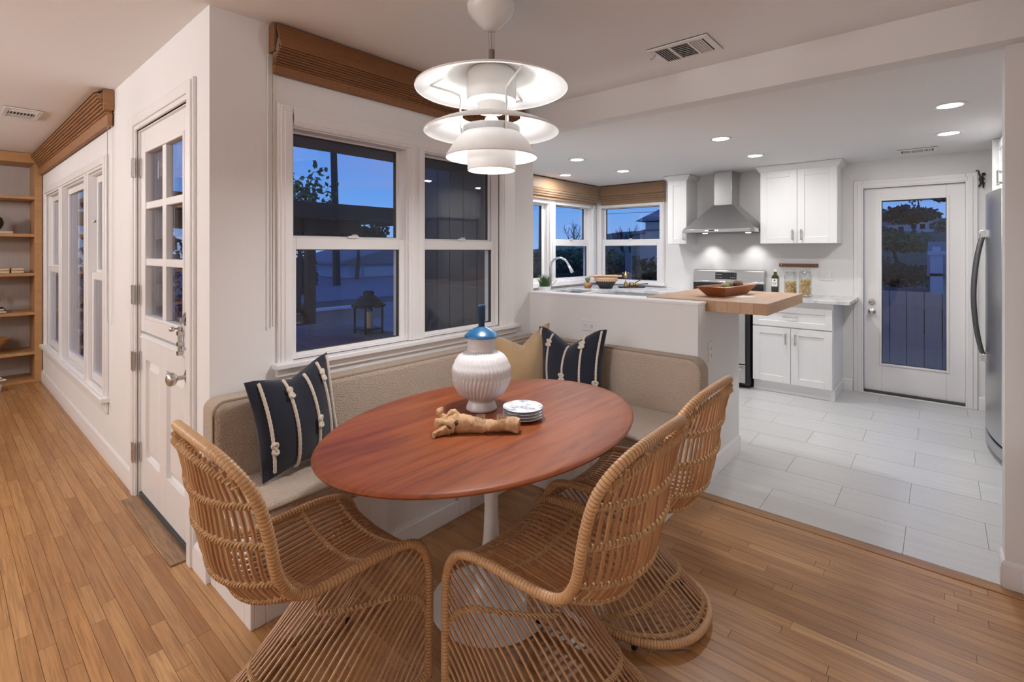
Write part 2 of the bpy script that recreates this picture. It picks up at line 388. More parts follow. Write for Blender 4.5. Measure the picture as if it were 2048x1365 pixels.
# windows -------------------------------------------------------------
def pane(T, a0, a1, d, z0, z1, parent): return tbox(MB(), T, a0, a1, d, d + .006, z0, z1).build('pane', M['glass'], parent, smooth=False)
def sash(T, parent, g, d, fr, gk=True):
    """g: glass (a0,a1,z0,z1); fr: frame widths l,r,t,b"""
    a0, a1, z0, z1 = g; l, r, t, b = fr
    o = tframe(MB(), T, a0-l, a1+r, z0-b, z1+t, (l, r, t, b), d, d+.032).build('sash', M['trim'], parent, bevel=.003)
    if gk: tframe(MB(), T, a0-.002, a1+.002, z0-.002, z1+.002, .005, d+.008, d+.030).build('gasket', M['gasket'], o, smooth=False)
    pane(T, a0, a1, d+.014, z0, z1, o)
    return o
def lock(T, a, d, z, parent):
    mb = MB(); tbox(mb, T, a-.03, a+.03, d-.016, d, z, z+.012); tbox(mb, T, a-.012, a+.018, d-.024, d-.006, z+.012, z+.019)
    return mb.build('sash_lock', M['plastic'], parent, bevel=.004)
w1 = struct('window_1', (XW, 1.8, .8))
mb = MB()     # casing: stepped mouldings on all sides
for (a, b_) in ((1.008, 1.078), (2.505, 2.585)):
    tbox(mb, T_W, a, b_, -.016, 0, .83, 2.04); tbox(mb, T_W, a+.012, b_-.012, -.022, 0, .83, 2.028); tbox(mb, T_W, a+.028, b_-.008 if a < 2 else b_-.04, -.027, 0, .83, 2.01)
tbox(mb, T_W, 1.078, 2.505, -.016, 0, 1.948, 2.04); tbox(mb, T_W, 1.078, 2.505, -.022, 0, 1.955, 2.026); tbox(mb, T_W, 1.078, 2.505, -.027, 0, 1.965, 2.008)
mb.build('casing', M['trim'], w1, bevel=.0025)
tbox(MB(), T_W, 2.585, 2.66, -.012, 0, .83, 2.04).build('casing_flat', M['trim'], w1, bevel=.0025)
mb = MB(); tbox(mb, T_W, 1.735, 1.85, -.018, .06, .865, 1.955); tbox(mb, T_W, 1.752, 1.778, -.026, 0, .865, 1.955); tbox(mb, T_W, 1.806, 1.833, -.026, 0, .865, 1.955)
mb.build('mullion', M['trim'], w1, bevel=.0025)
mb = MB(); tbox(mb, T_W, .985, 2.69, -.05, .02, .835, .862); tbox(mb, T_W, 1.0, 2.675, -.018, 0, .795, .835)
mb.build('sill', M['trim'], w1, bevel=.006)
mb = MB(); tframe(mb, T_W, 1.062, 1.745, .86, 1.953, (.014, .014, .012, .012), .0, .12); tframe(mb, T_W, 1.838, 2.51, .86, 1.953, (.014, .014, .012, .012), .0, .12)
mb.build('frame', M['trim'], w1)
for (u0, u1, l0, l1) in ((1.088, 1.714, 1.112, 1.704), (1.864, 2.470, 1.886, 2.462)):
    sash(T_W, w1, (u0, u1, 1.443, 1.933), .066, (.018, .018, .018, .03))
    so = sash(T_W, w1, (l0, l1, .889, 1.376), .026, (.038, .034, .058, .028))
    lock(T_W, (l0+l1)/2, .026, 1.434, so)
w4 = struct('window_4', (-5.5, YD, .3))
mb = MB(); tframe(mb, T_D, -6.93, -4.10, .385, 2.0, (.12, .075, .075, .05), -.018, 0); tframe(mb, T_D, -6.91, -4.115, .385, 1.985, (.085, .045, .045, .04), -.026, 0)
mb.build('casing', M['trim'], w4, bevel=.003)
mb = MB(); tbox(mb, T_D, -6.96, -4.08, -.05, .05, .385, .42); tbox(mb, T_D, -6.93, -4.10, -.02, 0, .31, .385); mb.build('sill', M['trim'], w4, bevel=.006)
mb = MB()
for a in (-5.93, -4.78): tbox(mb, T_D, a, a+.105, -.02, .09, .42, 1.93); tbox(mb, T_D, a+.025, a+.08, -.03, 0, .42, 1.93)
mb.build('mullion', M['trim'], w4, bevel=.003)
mb = MB(); tframe(mb, T_D, -6.81, -4.15, .41, 1.935, .02, 0, .12); mb.build('frame', M['trim'], w4)
for a0, a1 in ((-6.74, -6.0), (-4.62, -4.19)):
    sash(T_D, w4, (a0, a1, 1.235, 1.86), .030, (.05, .05, .05, .04), False); sash(T_D, w4, (a0, a1, .50, 1.165), .004, (.05, .05, .05, .06), False)
sash(T_D, w4, (-5.78, -4.80, .50, 1.86), .024, (.03, .03, .05, .06), False)
for a in (-6.02, -4.585, -4.27): tbox(MB(), T_D, a, a+.018, -.003, .012, 1.57, 1.59).build('latch', M['nickel'], w4, bevel=.003)
w2 = struct('window_2', (XK, 4.6, .95))
mb = MB(); tbox(mb, T_KW, 3.48, 5.80, -.018, 0, 1.93, 2.03); tbox(mb, T_KW, 5.70, 5.80, -.018, 0, .96, 1.96); tbox(mb, T_KW, 3.45, 3.56, -.018, 0, .96, 1.96); tbox(mb, T_KW, 5.72, 5.765, -.026, 0, .96, 1.99)
mb.build('casing', M['trim'], w2, bevel=.003)
mb = MB(); tbox(mb, T_KW, 4.755, 4.865, -.03, .09, 1.0, 1.95); tbox(mb, T_KW, 4.79, 4.84, -.042, .0, 1.0, 1.95); mb.build('mullion', M['trim'], w2, bevel=.003)
tbox(MB(), T_KW, 3.45, 5.85, -.06, .05, .948, 1.0).build('sill', M['trim'], w2, bevel=.005)
mb = MB(); tframe(mb, T_KW, 3.55, 4.76, 1.0, 1.95, .02, 0, .11); tframe(mb, T_KW, 4.86, 5.715, 1.0, 1.95, .015, 0, .11); mb.build('frame', M['trim'], w2)
sash(T_KW, w2, (3.62, 4.695, 1.05, 1.905), .05, (.05, .06, .03, .04))
sash(T_KW, w2, (4.915, 5.645, 1.516, 1.925), .066, (.04, .05, .02, .03))
so = sash(T_KW, w2, (4.925, 5.650, 1.035, 1.431), .026, (.045, .045, .082, .03)); lock(T_KW, 5.27, .026, 1.508, so)
w3 = struct('window_3', (-3.05, YF, .95))
mb = MB(); tframe(mb, T_KF, -3.53, -2.575, .95, 1.99, (.065, .065, .05, .0), -.018, 0); tframe(mb, T_KF, -3.52, -2.59, .95, 1.98, (.035, .035, .03, .0), -.026, 0); mb.build('casing', M['trim'], w3, bevel=.003)
tbox(MB(), T_KF, -3.53, -2.56, -.045, .04, .935, .968).build('sill', M['trim'], w3, bevel=.005)
mb = MB(); tframe(mb, T_KF, -3.49, -2.61, .96, 1.957, .016, 0, .11); mb.build('frame', M['trim'], w3)
sash(T_KF, w3, (-3.440, -2.672, 1.520, 1.932), .066, (.03, .03, .02, .03))
so = sash(T_KF, w3, (-3.432, -2.694, .995, 1.437), .026, (.04, .06, .083, .03)); lock(T_KF, -3.05, .026, 1.512, so)

# door_1: white Dutch door ---------------------------------------------
d1 = struct('door_1', (-2.95, YD, 0))
mb = MB(); tframe(mb, T_D, -3.475, -2.435, 0, 2.125, (.085, .085, .085, 0), -.014, 0); tframe(mb, T_D, -3.462, -2.448, 0, 2.112, (.05, .05, .05, 0), -.022, 0); mb.build('casing', M['trim'], d1, bevel=.003)
tframe(MB(), T_D, -3.40, -2.51, 0, 2.05, (.018, .018, .02, 0), 0, .13).build('jamb', M['trim'], d1)
GA = (-3.285, -2.985, -2.935, -2.655); GZ = (1.018, 1.292, 1.325, 1.600, 1.632, 1.905)
up = MB(); d0, d9 = .012, .052
tbox(up, T_D, -3.380, GA[0]-.02, d0, d9, .925, 2.03); tbox(up, T_D, GA[3]+.02, -2.530, d0, d9, .925, 2.03)
tbox(up, T_D, GA[0]-.02, GA[3]+.02, d0, d9, .925, GZ[0]-.02); tbox(up, T_D, GA[0]-.02, GA[3]+.02, d0, d9, GZ[5]+.02, 2.03)
ul = up.build('upper_leaf', M['trim'], d1, bevel=.002)
mu = MB(); tframe(mu, T_D, GA[0]-.02, GA[3]+.02, GZ[0]-.02, GZ[5]+.02, .02, d0-.004, d9-.006)
tbox(mu, T_D, GA[1]-.004, GA[2]+.004, d0+.002, d9-.006, GZ[0], GZ[5])
for z in ((GZ[1], GZ[2]), (GZ[3], GZ[4])):
    for a in ((GA[0], GA[1]), (GA[2], GA[3])): tbox(mu, T_D, a[0], a[1], d0+.002, d9-.006, z[0]-.003, z[1]+.003)
mu.build('muntin', M['trim'], ul, bevel=.004)
for a in ((GA[0], GA[1]), (GA[2], GA[3])):
    for z in ((0, 1), (2, 3), (4, 5)): pane(T_D, a[0], a[1], d0+.022, GZ[z[0]], GZ[z[1]], ul)
lo = MB(); PA = ((-3.29, -3.03), (-2.915, -2.64)); PZ = (.235, .775)
tbox(lo, T_D, -3.380, PA[0][0], d0, d9, .03, .912); tbox(lo, T_D, PA[0][1], PA[1][0], d0, d9, .03, .912); tbox(lo, T_D, PA[1][1], -2.530, d0, d9, .03, .912)
for p in PA: tbox(lo, T_D, p[0], p[1], d0, d9, .03, PZ[0]); tbox(lo, T_D, p[0], p[1], d0, d9, PZ[1], .912)
tbox(lo, T_D, -3.38, -2.53, d0-.006, d0, .885, .897)
ll = lo.build('lower_leaf', M['trim'], d1, bevel=.002)
for p in PA:
    b = MB(); tbox(b, T_D, p[0], p[1], d0+.022, d9-.004, PZ[0], PZ[1])
    e = [(p[0]+.012, PZ[0]+.012), (p[1]-.012, PZ[0]+.012), (p[1]-.012, PZ[1]-.012), (p[0]+.012, PZ[1]-.012)]; f_ = [(p[0]+.05, PZ[0]+.05), (p[1]-.05, PZ[0]+.05), (p[1]-.05, PZ[1]-.05), (p[0]+.05, PZ[1]-.05)]
    b.add([T_D(a, d0+.022, z) for a, z in e] + [T_D(a, d0+.006, z) for a, z in f_], [(4,5,6,7)] + [(i, (i+1) % 4, 4+(i+1) % 4, 4+i) for i in range(4)])
    b.build('panel', M['trim'], ll, smooth=False)
tbox(MB(), T_D, -3.38, -2.53, .004, .10, 0, .027).build('threshold', M['gasket'], d1)
tbox(MB(), T_D, -3.39, -2.52, -.075, .006, 0, .007).build('sill_board', M['oak_stain'], d1, bevel=.003)
for z in (1.832, 1.127, .757, .25):
    b = MB(); tbox(b, T_D, -3.425, -3.385, -.024, -.018, z-.052, z+.052); tbox(b, T_D, -3.385, -3.362, .004, .012, z-.052, z+.052)
    b.tube([T_D(-3.384, -.022, z-.052), T_D(-3.384, -.022, z+.052)], .0075, 8)
    for k in range(-2, 3, 2): tbox(b, T_D, -3.414, -3.406, -.026, -.023, z+k*.018-.005, z+k*.018+.005)
    b.build('hinge', M['nickel'], d1)
b = MB().lathe([(0,0),(.034,0),(.034,-.006),(.028,-.013),(.012,-.016),(.012,-.02),(0,-.02)], T_D(-2.590, d0, 1.06), 20, 'y')
b.obox(T_D(-2.590, d0-.03, 1.06), (.045, .018, .018)); b.build('deadbolt', M['nickel'], ul)
b = MB().lathe([(0,0),(.033,0),(.033,-.004),(.02,-.01),(.010,-.012),(.010,-.04),(.018,-.044),(.028,-.052),(.031,-.062),(.029,-.072),(.022,-.080),(.012,-.084),(0,-.085)], T_D(-2.592, d0, .797), 20, 'y')
b.build('knob', M['nickel'], ll)
b = MB(); a = -2.655
b.tube([T_D(a, d0-.014, .902), T_D(a, d0-.014, 1.02)], .008, 10); b.ball(T_D(a, d0-.045, 1.012), .012); b.tube([T_D(a, d0-.014, 1.012), T_D(a, d0-.045, 1.012)], .004, 8)
for z in (.99, .94, .898): tbox(b, T_D, a-.013, a+.013, d0-.024, d0, z-.009, z+.009)
b.build('slide_bolt', M['nickel'], ul)

# door_2: kitchen glass door -------------------------------------------
d2 = struct('door_2', (-.2, YF, 0))
mb = MB(); tframe(mb, T_KF, -.645, .240, 0, 2.047, (.078, .078, .078, 0), -.016, 0); tframe(mb, T_KF, -.615, .210, 0, 2.017, (.036, .036, .036, 0), -.021, 0); mb.build('casing', M['trim'], d2, bevel=.003)
leaf = tframe(MB(), T_KF, -.566, .162, .03, 1.968, (.138, .125, .122, .265), .03, .07).build('leaf', M['trim'], d2, bevel=.002)
tframe(MB(), T_KF, -.446, .055, .278, 1.864, .018, .022, .07).build('glazing_bead', M['trim'], leaf, bevel=.003)
pane(T_KF, -.428, .037, .045, .296, 1.846, leaf)
tframe(MB(), T_KF, -.428, .037, .296, 1.846, .004, .04, .06).build('gasket', M['gasket'], leaf, smooth=False)
mb = MB(); tbox(mb, T_KF, -.566, .162, .0, .1, .008, .03); mb.build('door_sweep', M['gasket'], d2)
tbox(MB(), T_KF, -.575, .17, -.03, .06, 0, .010).build('threshold', M['plastic'], d2, bevel=.003)
for z, r in ((.878, .027), (.786, .03)):
    b = MB().lathe([(0,0),(r,0),(r,-.006),(r*.75,-.012),(.010,-.013),(.010,-.03),(r*.75,-.036),(r*.85,-.048),(r*.5,-.056),(0,-.057)] if z < .8 else [(0,0),(r,0),(r,-.008),(r*.8,-.016),(.012,-.018),(.012,-.026),(0,-.026)], T_KF(-.505, .03, z), 18, 'y')
    b.build('knob' if z < .8 else 'deadbolt', M['nickel'], leaf)
# ================================================================== DINING NOOK
bq = thing('banquette', 'built-in white corner bench with beige boucle cushions under the dining window', 'bench', (-1.9, 1.8, 0))
HB = .355
mb = MB().box(XW + .002, -1.892, YD + .018, 2.30, 0, HB).box(XW + .002, -1.068, 2.296, YH - .002, 0, HB)
mb.build('base', M['trim'], bq)
mb = MB()                                                   # proud face frames around the recessed panels
tframe(mb, TY(YD + .018, -1), XW + .002, -1.876, 0, HB, (.055, .055, .05, .085), 0, .016)
TF = TX(-1.892, 1); ya, yb = YD + .018, 2.282
for a0, a1 in ((ya, 1.28), (1.28, 1.80), (1.80, yb)): tframe(mb, TF, a0, a1, 0, HB, (.04, .04, .05, .085), 0, .016)
TG = TY(2.296, -1)
for a0, a1 in ((-1.876, -1.47), (-1.47, -1.052)): tframe(mb, TG, a0, a1, 0, HB, (.045, .045, .05, .085), 0, .016)
tframe(mb, TX(-1.068, 1), 2.28, YH - .003, 0, HB, (.06, .06, .05, .085), 0, .016)
mb.build('face_frame', M['trim'], bq, bevel=.003)
def rounded(x0, x1, z0, z1, r, n=6, corners=(1,1,1,1)):
    out = []
    for (cx, cz, a0, k) in ((x0, z0, 180, 0), (x1, z0, 270, 1), (x1, z1, 0, 2), (x0, z1, 90, 3)):
        if not corners[k]: out.append((cx, cz)); continue
        ox = cx + (r if cx == x0 else -r); oz = cz + (r if cz == z0 else -r)
        out += [(ox + r*math.cos(R(a0 + 90*i/n)), oz + r*math.sin(R(a0 + 90*i/n))) for i in range(n+1)]
    return out
def cushion(name, poly, axis, a, b, pipe_at=None, bev=.028, z=None):
    o = MB().prism(poly, axis, a, b).build(name, M['boucle'], bq, bevel=bev, seg=4)
    for t in pipe_at or []:
        pts = [{'x': (t, p[0], p[1]), 'y': (p[0], t, p[1]), 'z': (p[0], p[1], t)}[axis] for p in poly]
        cxy = [sum(p[i] for p in pts)/len(pts) for i in range(3)]
        MB().tube(pts, .0055, 6, closed=True).build('piping', M['piping'], o)
    return o
cushion('seat_cushion', rounded(XW + .135, -1.812, YD - .012, 2.215, .035, 5, (1, 1, 0, 0)), 'z', .352, .458, [.446], .022)
cushion('seat_cushion', rounded(XW + .135, -1.035, 2.222, 2.705, .045, 5, (0, 1, 1, 0)), 'z', .352, .458, [.446], .022)
cushion('back_cushion', rounded(YD - .030, 2.835, .40, .772, .045, 6, (0, 0, 0, 1)), 'x', XW + .004, XW + .145, [XW + .132], .022)
cushion('back_cushion', rounded(-2.14, -.985, .40, .772, .075, 7, (0, 0, 1, 0)), 'y', 2.70, YH - .002, [2.713], .022)

# pillows ---------------------------------------------------------------
def pillow(name, label, c, th, m, notch=.0, flip=1, ropes=None, ear=.06):
    """c: TL, TR, BL, BR corners; face towards -normal*flip; notch: depth of the dent in the top edge"""
    TL, TR_, BL, BR = (Vector(p) for p in c)
    nrm = ((TR_ - TL).cross(BL - TL)).normalized() * flip
    def S_(u, v):
        p = BL*(1-u)*(1-v) + BR*u*(1-v) + TL*(1-u)*v + TR_*u*v
        pin = .030 * math.sin(PI*u) * (1 - v) + .022 * math.sin(PI*v)
        ctr = (TL + TR_ + BL + BR) / 4
        q = p + (ctr - p) * (.09 * math.sin(PI*u) * (abs(2*v-1)**3) + .09 * math.sin(PI*v) * (abs(2*u-1)**3))
        d = notch * max(0, 1 - abs(u - .5) / .42) ** 1.25 * v ** 2.5
        return q - (TL - BL).normalized() * d
    def T_(u, v):
        a = (max(0, math.sin(PI*u)) ** .62) * (max(0, math.sin(PI*v)) ** .55)
        cr = 1 - .35 * math.exp(-((u-.5)/.13)**2) * max(0, v-.45) * (1 if notch else 0) * 1.8
        return th * a * cr + .003
    mb = MB(); n = 25
    mb.grid(n, n, lambda u, v: S_(u, v) + nrm * T_(u, v)); mb.grid(n, n, lambda u, v: S_(u, v) - nrm * T_(u, v))
    b = len(mb.v) // 2
    edge = [(i, 0) for i in range(n)] + [(n-1, j) for j in range(1, n)] + [(i, n-1) for i in range(n-2, -1, -1)] + [(0, j) for j in range(n-2, 0, -1)]
    idx = [i*n + j for i, j in edge]
    for k in range(len(idx)):
        p, q = idx[k], idx[(k+1) % len(idx)]; mb.f.append([p, q, b+q, b+p])
    o = mb.build(name, m, bevel=0)
    tag(o, label, 'pillow')
    off = Vector(o.location)
    for (u, ks, vspan) in ropes or []:
        P = lambda v, du=0, lift=.004: S_(u + du, v) - nrm * (T_(u + du, v) + lift)
        pts = [P(vspan[0] + (vspan[1]-vspan[0]) * i / 40) for i in range(41)]
        r_ = MB()
        r_.tube(pts, [.0062 + .0012 * (i % 2) for i in range(41)], 7)
        for kv in ks:
            for sgn in (1, -1):
                pts = []
                for i in range(25):
                    t = 2 * PI * i / 24
                    pts.append(P(kv + .034 * math.cos(t/1.0) * 1.5, sgn * .027 * math.sin(2*t) * .9 + .004*sgn, .012 + .004*math.cos(2*t + sgn)))
                r_.tube(pts[:-1], .0068, 6, closed=True)
        r_.build('rope', M['rope'], o)
    return o
pillow('throw_pillow', 'navy pillow with white knotted ropes leaning at the Dutch door end of the bench', [(-2.025,.772,.862),(-2.125,1.165,.905),(-1.985,.825,.468),(-2.045,1.185,.475)], .075, M['navy'], .035, 1,
       [(.10, [.30], (.06,.97)), (.36, [.82], (.0,.985)), (.62, [.42], (.02,.97)), (.82, [.84], (.02,.985)), (.975, [], (.05,.985))])
pillow('throw_pillow', 'navy pillow with five knotted ropes against the half wall', [(-2.005,2.60,.872),(-1.500,2.60,.902),(-1.965,2.52,.468),(-1.490,2.52,.468)], .075, M['navy'], .095, 1,
       [(.045, [.28], (.03,.985)), (.24, [.80], (.03,.985)), (.50, [.30], (.03,.97)), (.74, [.82], (.03,.985)), (.955, [.24], (.03,.985))])
pillow('throw_pillow', 'plain tan velvet pillow tucked in the corner of the bench', [(-2.135,2.24,.838),(-1.985,2.685,.888),(-2.02,2.20,.465),(-1.90,2.56,.465)], .085, M['tan'], .09, 1)

# tulip table -----------------------------------------------------------
TCX, TCY, TZ = -1.330, 1.417, .715
tb = thing('dining_table', 'oval dark mahogany tulip table on a white pedestal between bench and rattan chairs', 'table', (TCX, TCY, 0))
n = 96; prof = [(0, TZ), (.90, TZ), (.975, TZ), (.990, TZ - .002), (1, TZ - .008), (.997, TZ - .013), (.93, TZ - .024), (.80, TZ - .028), (0, TZ - .028)]
vs, fs = [], []
for k, z in prof:
    for j in range(n):
        a = 2*PI*j/n; vs.append((TCX + .494*k*math.cos(a), TCY + .690*k*math.sin(a), z))
for i in range(len(prof)-1):
    for j in range(n): fs.append((i*n+j, i*n+(j+1) % n, (i+1)*n+(j+1) % n, (i+1)*n+j))
bm_ = MB().add(vs, fs)
def yx(o):                                                   # grain along the table's length (y): swap texture axes by turning the mesh
    me = o.data
    for v in me.vertices: v.co = Vector((v.co.y, -v.co.x, v.co.z))
    o.rotation_euler = (0, 0, PI/2); return o
yx(bm_.build('tabletop', M['mahog'], tb, ang=50))
MB().lathe([(.232,0),(.236,.006),(.225,.014),(.17,.030),(.11,.052),(.066,.095),(.044,.16),(.031,.26),(.0265,.36),(.028,.46),(.034,.56),(.046,.64),(.075,.687),(0,.687)], (TCX, TCY, 0), 48).build('pedestal', M['white_gloss'], tb, ang=60)

# rattan chairs ----------------------------------------------------------
SIDE = [(0,.030),(0,.12),(0,.22),(0,.31),(.003,.37),(.018,.425),(.052,.464),(.105,.482),(.18,.487),(.26,.484),(.33,.481),(.385,.483),(.425,.499),(.455,.535),(.480,.585),(.497,.655),(.510,.719)]
TOPC = (.604, .905); CW = .213
def cat(P, t):
    n = len(P) - 1; t = min(max(t, 0), n - 1e-6); i = int(t); f = t - i
    p = [P[max(i-1, 0)], P[i], P[min(i+1, n)], P[min(i+2, n)]]
    return tuple(.5*((2*p[1][k]) + (-p[0][k]+p[2][k])*f + (2*p[0][k]-5*p[1][k]+4*p[2][k]-p[3][k])*f*f + (-p[0][k]+3*p[1][k]-3*p[2][k]+p[3][k])*f**3) for k in range(2))
NS = len(SIDE) - 1
FULL = SIDE + [(.526,.775),(.545,.82),(.566,.856),(.586,.885),(.604,.905)]   # centre profile continued up the back
NF = len(FULL) - 1
def half_w(t):
    return CW * (1 - .02 * math.exp(-((t - 11.5) / 2.0) ** 2) + (.13 if t > 15 else .13 * (t - 12) / 3 if t > 12 else 0))
DT = [(0,0),(4,.0),(5,.018),(6.2,.036),(8,.050),(10,.060),(12,.080),(14,.082),(16,.074),(18,.060),(20,.030),(21,.012)]
def dish(t):
    for (a, p), (b, q) in zip(DT, DT[1:]):
        if a <= t <= b: return p + (q - p) * (t - a) / (b - a)
    return 0
def shell(u, t, lift=0.0):
    """point of the woven shell: u in -1..1 across, t along the profile (0 foot .. NF top)"""
    b, z = cat(FULL, t); b2, z2 = cat(FULL, t + .05); b1, z1 = cat(FULL, t - .05)
    tb_, tz = b2 - b1, z2 - z1; L = math.hypot(tb_, tz) or 1
    nb, nz = tz / L, -tb_ / L
    d = dish(t) * (1 - u*u) + lift
    return Vector((b + nb*d, u * half_w(t), z + nz*d))
def top_t(u): return NS - .3 + (NF - NS + .1) * max(0, 1 - abs(u) ** 2.6) ** (1/2.6)
# frame path: left foot -> seat side -> back -> across -> right foot; then the floor ring
fp = []
for i in range(0, 61): t = (NS - .3) * i / 60; b, z = cat(FULL, t); fp.append(Vector((b, half_w(t), z)))
for i in range(1, 41):
    a = PI * i / 40; u = math.copysign(abs(math.cos(a)) ** .95, math.cos(a)); t = top_t(u) if abs(u) < 1 else NS - .3
    b, z = cat(FULL, t); fp.append(Vector((b, u * half_w(NS), z)))
for i in range(59, -1, -1): t = (NS - .3) * i / 60; b, z = cat(FULL, t); fp.append(Vector((b, -half_w(t), z)))
def ring_pt(s):
    """s 0 foot at front left .. 1 rear centre .. 2 foot at front right"""
    q = s if s <= 1 else 2 - s; sg = 1 if s <= 1 else -1
    if q < .42: return Vector((.30 * q / .42, sg * (CW + .024 * q / .42), .032))
    a = PI/2 * (q - .42) / .58
    return Vector((.30 + .250 * math.sin(a), sg * (CW + .024) * math.cos(a) ** .9 if q < 1 else 0, .032))
rp = [ring_pt(2 * i / 80) for i in range(81)]
path = [p for p in fp] + [q for q in reversed(rp)][1:-1]
def resample(P, step, closed):
    P = P + [P[0]] if closed else P; out = [P[0]]; acc = 0
    for a, b in zip(P, P[1:]):
        L = (b - a).length; pos = step - acc
        while pos <= L: out.append(a + (b - a) * (pos / L)); pos += step
        acc = (acc + L) % step
    return out
pp = resample(path, .0026, True)
while len(pp) % 4: pp.pop()
rr = [(.0128, .0139, .0143, .0139)[i % 4] for i in range(len(pp))]
FRAME = MB().tube(pp, rr, 10, closed=True).mesh('frame', M['wrap'], ang=60)
FRAME.materials.append(M['wrap_dark'])
FRAME.polygons.foreach_set('material_index', [1 if (i // 10) % 4 == 3 else 0 for i in range(len(FRAME.polygons))])
RODS = []
for i in range(22):                                          # seat and back rods, top to front lip
    u = -0.95 + 1.90 * i / 21
    t1 = top_t(u) - .25; n_ = 44; t0 = 4.2
    RODS.append(MB().tube([shell(u, t0 + (t1 - t0) * k / n_) for k in range(n_ + 1)], .0054, 6).mesh('rod', M['rattan']))
def arch_pt(s):
    """s 0..1: up the left leg then to the centre of the front lip, 1..2 mirrored"""
    q = s if s <= 1 else 2 - s; sg = 1 if s <= 1 else -1
    if q < .62: t = 5.2 * q / .62; b, z = cat(FULL, t); return Vector((b, sg * half_w(t), z))
    u = 1 - (q - .62) / .38; return shell(sg * u, 5.2 + .25 * (1 - u))
def skirt(s, f):
    A, B = arch_pt(s), ring_pt(s); p = A.lerp(B, f)
    q = s if s <= 1 else 2 - s
    p.y *= 1 - .16 * math.sin(PI * f) * min(1, q * 1.3); return p
for i in range(46):
    s = .04 + (2 - .08) * i / 45
    RODS.append(MB().tube([skirt(s, k / 6) for k in range(7)], .0042, 6).mesh('rod', M['rattan']))
def braid(fn, length, amp=.0070, rad=.0036):
    mb = MB(); turns = max(4, int(length / .021)); n = turns * 7
    for ph in (0, PI):
        pts = []
        for k in range(n + 1):
            x = k / n; p, nn, tt = fn(x); a = 2*PI*turns*x + ph
            pts.append(p + nn * amp * .8 * math.cos(a) + tt * amp * math.sin(a))
        mb.tube(pts, rad, 5)
    return mb.mesh('braid', M['braid'])
BR = []
def band(t, lift):
    def fn(x):
        u = -.98 + 1.96 * x; p = shell(u, t, lift); tt = (shell(u, t + .1) - shell(u, t - .1)).normalized()
        nn = (shell(u, t, lift + .01) - p).normalized(); return p, nn, tt
    return braid(fn, .47)
for t in (12.3, 13.6, 15.2, 17.0): BR.append(band(t, .004))
for t in (6.6, 8.4, 10.4): BR.append(band(t, .002))
BR.append(band(5.0, .002))
def topband(x):
    u = -.9 + 1.8 * x; t = top_t(u) - .75; p = shell(u, t, .003); return p, (shell(u, t, .013) - p).normalized(), (shell(u, t + .1) - p).normalized()
BR.append(braid(topband, .48, .007))
def skb(sa, fa):
    def fn(x):
        s = sa + (2 - 2*sa) * x; q = s if s <= 1 else 2 - s
        f = fa(q); p = skirt(s, f); tt = (skirt(s, min(1, f + .03)) - skirt(s, max(0, f - .03))).normalized(); ds = (skirt(s + .01, f) - skirt(s - .01, f)).normalized()
        return p, tt.cross(ds), tt
    return fn
BR.append(braid(skb(.215, lambda q: .42 * ((q - .215) / .785) ** .7 if q > .215 else 0), .75))
BR.append(braid(skb(.32, lambda q: 1 - .26 * ((q - .32) / .68) ** .55 if q > .32 else 1), .75))
BR.append(braid(skb(.02, lambda q: .955), 1.3, .006))
GL = MB().lathe([(0,0),(.009,0),(.011,.004),(.009,.018),(0,.018)], (0,0,0), 10).mesh('glide', M['black'])
def chair(label, x, y, rz):
    o = thing('rattan_chair', label, 'chair', (x, y, 0), rz, 'rattan dining chairs around the table')
    link('frame', FRAME, o)
    for m in RODS: link('rod', m, o)
    for m in BR: link('braid', m, o)
    for s in (.05, .55, 1.45, 1.95): p = ring_pt(s); link('glide', GL, o, (p.x, p.y * .97, 0))
    return o
chair('woven rattan chair at the left end of the table nearest the Dutch door', -1.440, 1.022, -PI/2 - .012)
chair('woven rattan chair in front of the table pedestal with its back to the camera side', -1.145, 1.225, .02)
chair('woven rattan chair nearest the grey tiled kitchen floor, behind another', -1.188, 1.783, .01)

# table setting ------------------------------------------------------------
VX, VY = -1.440, 1.475
vz = thing('lidded_vase', 'white ribbed ceramic vase with a blue lid on the oval table', 'vase', (VX, VY, TZ))
BODY = [(0,0),(.058,0),(.064,.004),(.063,.012),(.058,.024),(.053,.036),(.052,.042),(.066,.050),(.092,.070),(.110,.098),(.119,.130),(.1205,.150),(.117,.178),(.107,.204),(.090,.224),(.071,.237),(.061,.243),(.0585,.252),(.0585,.29),(.060,.298),(.054,.298),(.054,.25),(0,.25)]
def wob(r, z, a):
    if .05 < z < .235 and r > .06:
        k = .0036 * math.sin(46 * a + z * 60 * (1 if z > .14 else -1)); st = .0012 * math.sin(z * 120)
        return r + k + st
    return r
bp = []
for (p, q) in zip(BODY, BODY[1:]):
    m_ = 3 if .05 < p[1] < .23 and p[0] > .06 else 1
    for k in range(m_): bp.append((p[0] + (q[0]-p[0])*k/m_, p[1] + (q[1]-p[1])*k/m_))
bp.append(BODY[-1])
MB().lathe(bp, (VX, VY, TZ), 276, 'z', wob).build('body', M['ceramic'], vz, ang=80)
LD = MB().lathe([(0,.298),(.066,.298),(.0715,.300),(.071,.304),(.064,.313),(.050,.324),(.034,.333),(.020,.339),(.016,.342),(0,.342)], (VX, VY, TZ), 40).build('lid', M['teal'], vz, ang=60)
MB().lathe([(0,.340),(.013,.340),(.0135,.356),(.016,.368),(.0162,.424),(.0168,.428),(.015,.432),(0,.432)], (VX, VY, TZ), 28).build('lid_handle', M['teal_dark'], LD, ang=60)
PX, PY = -1.236, 1.497
PL = [(0,.0),(.040,.0),(.042,.003),(.062,.007),(.077,.0125),(.0785,.0138),(.077,.0148),(.060,.0095),(.042,.0065),(0,.006)]
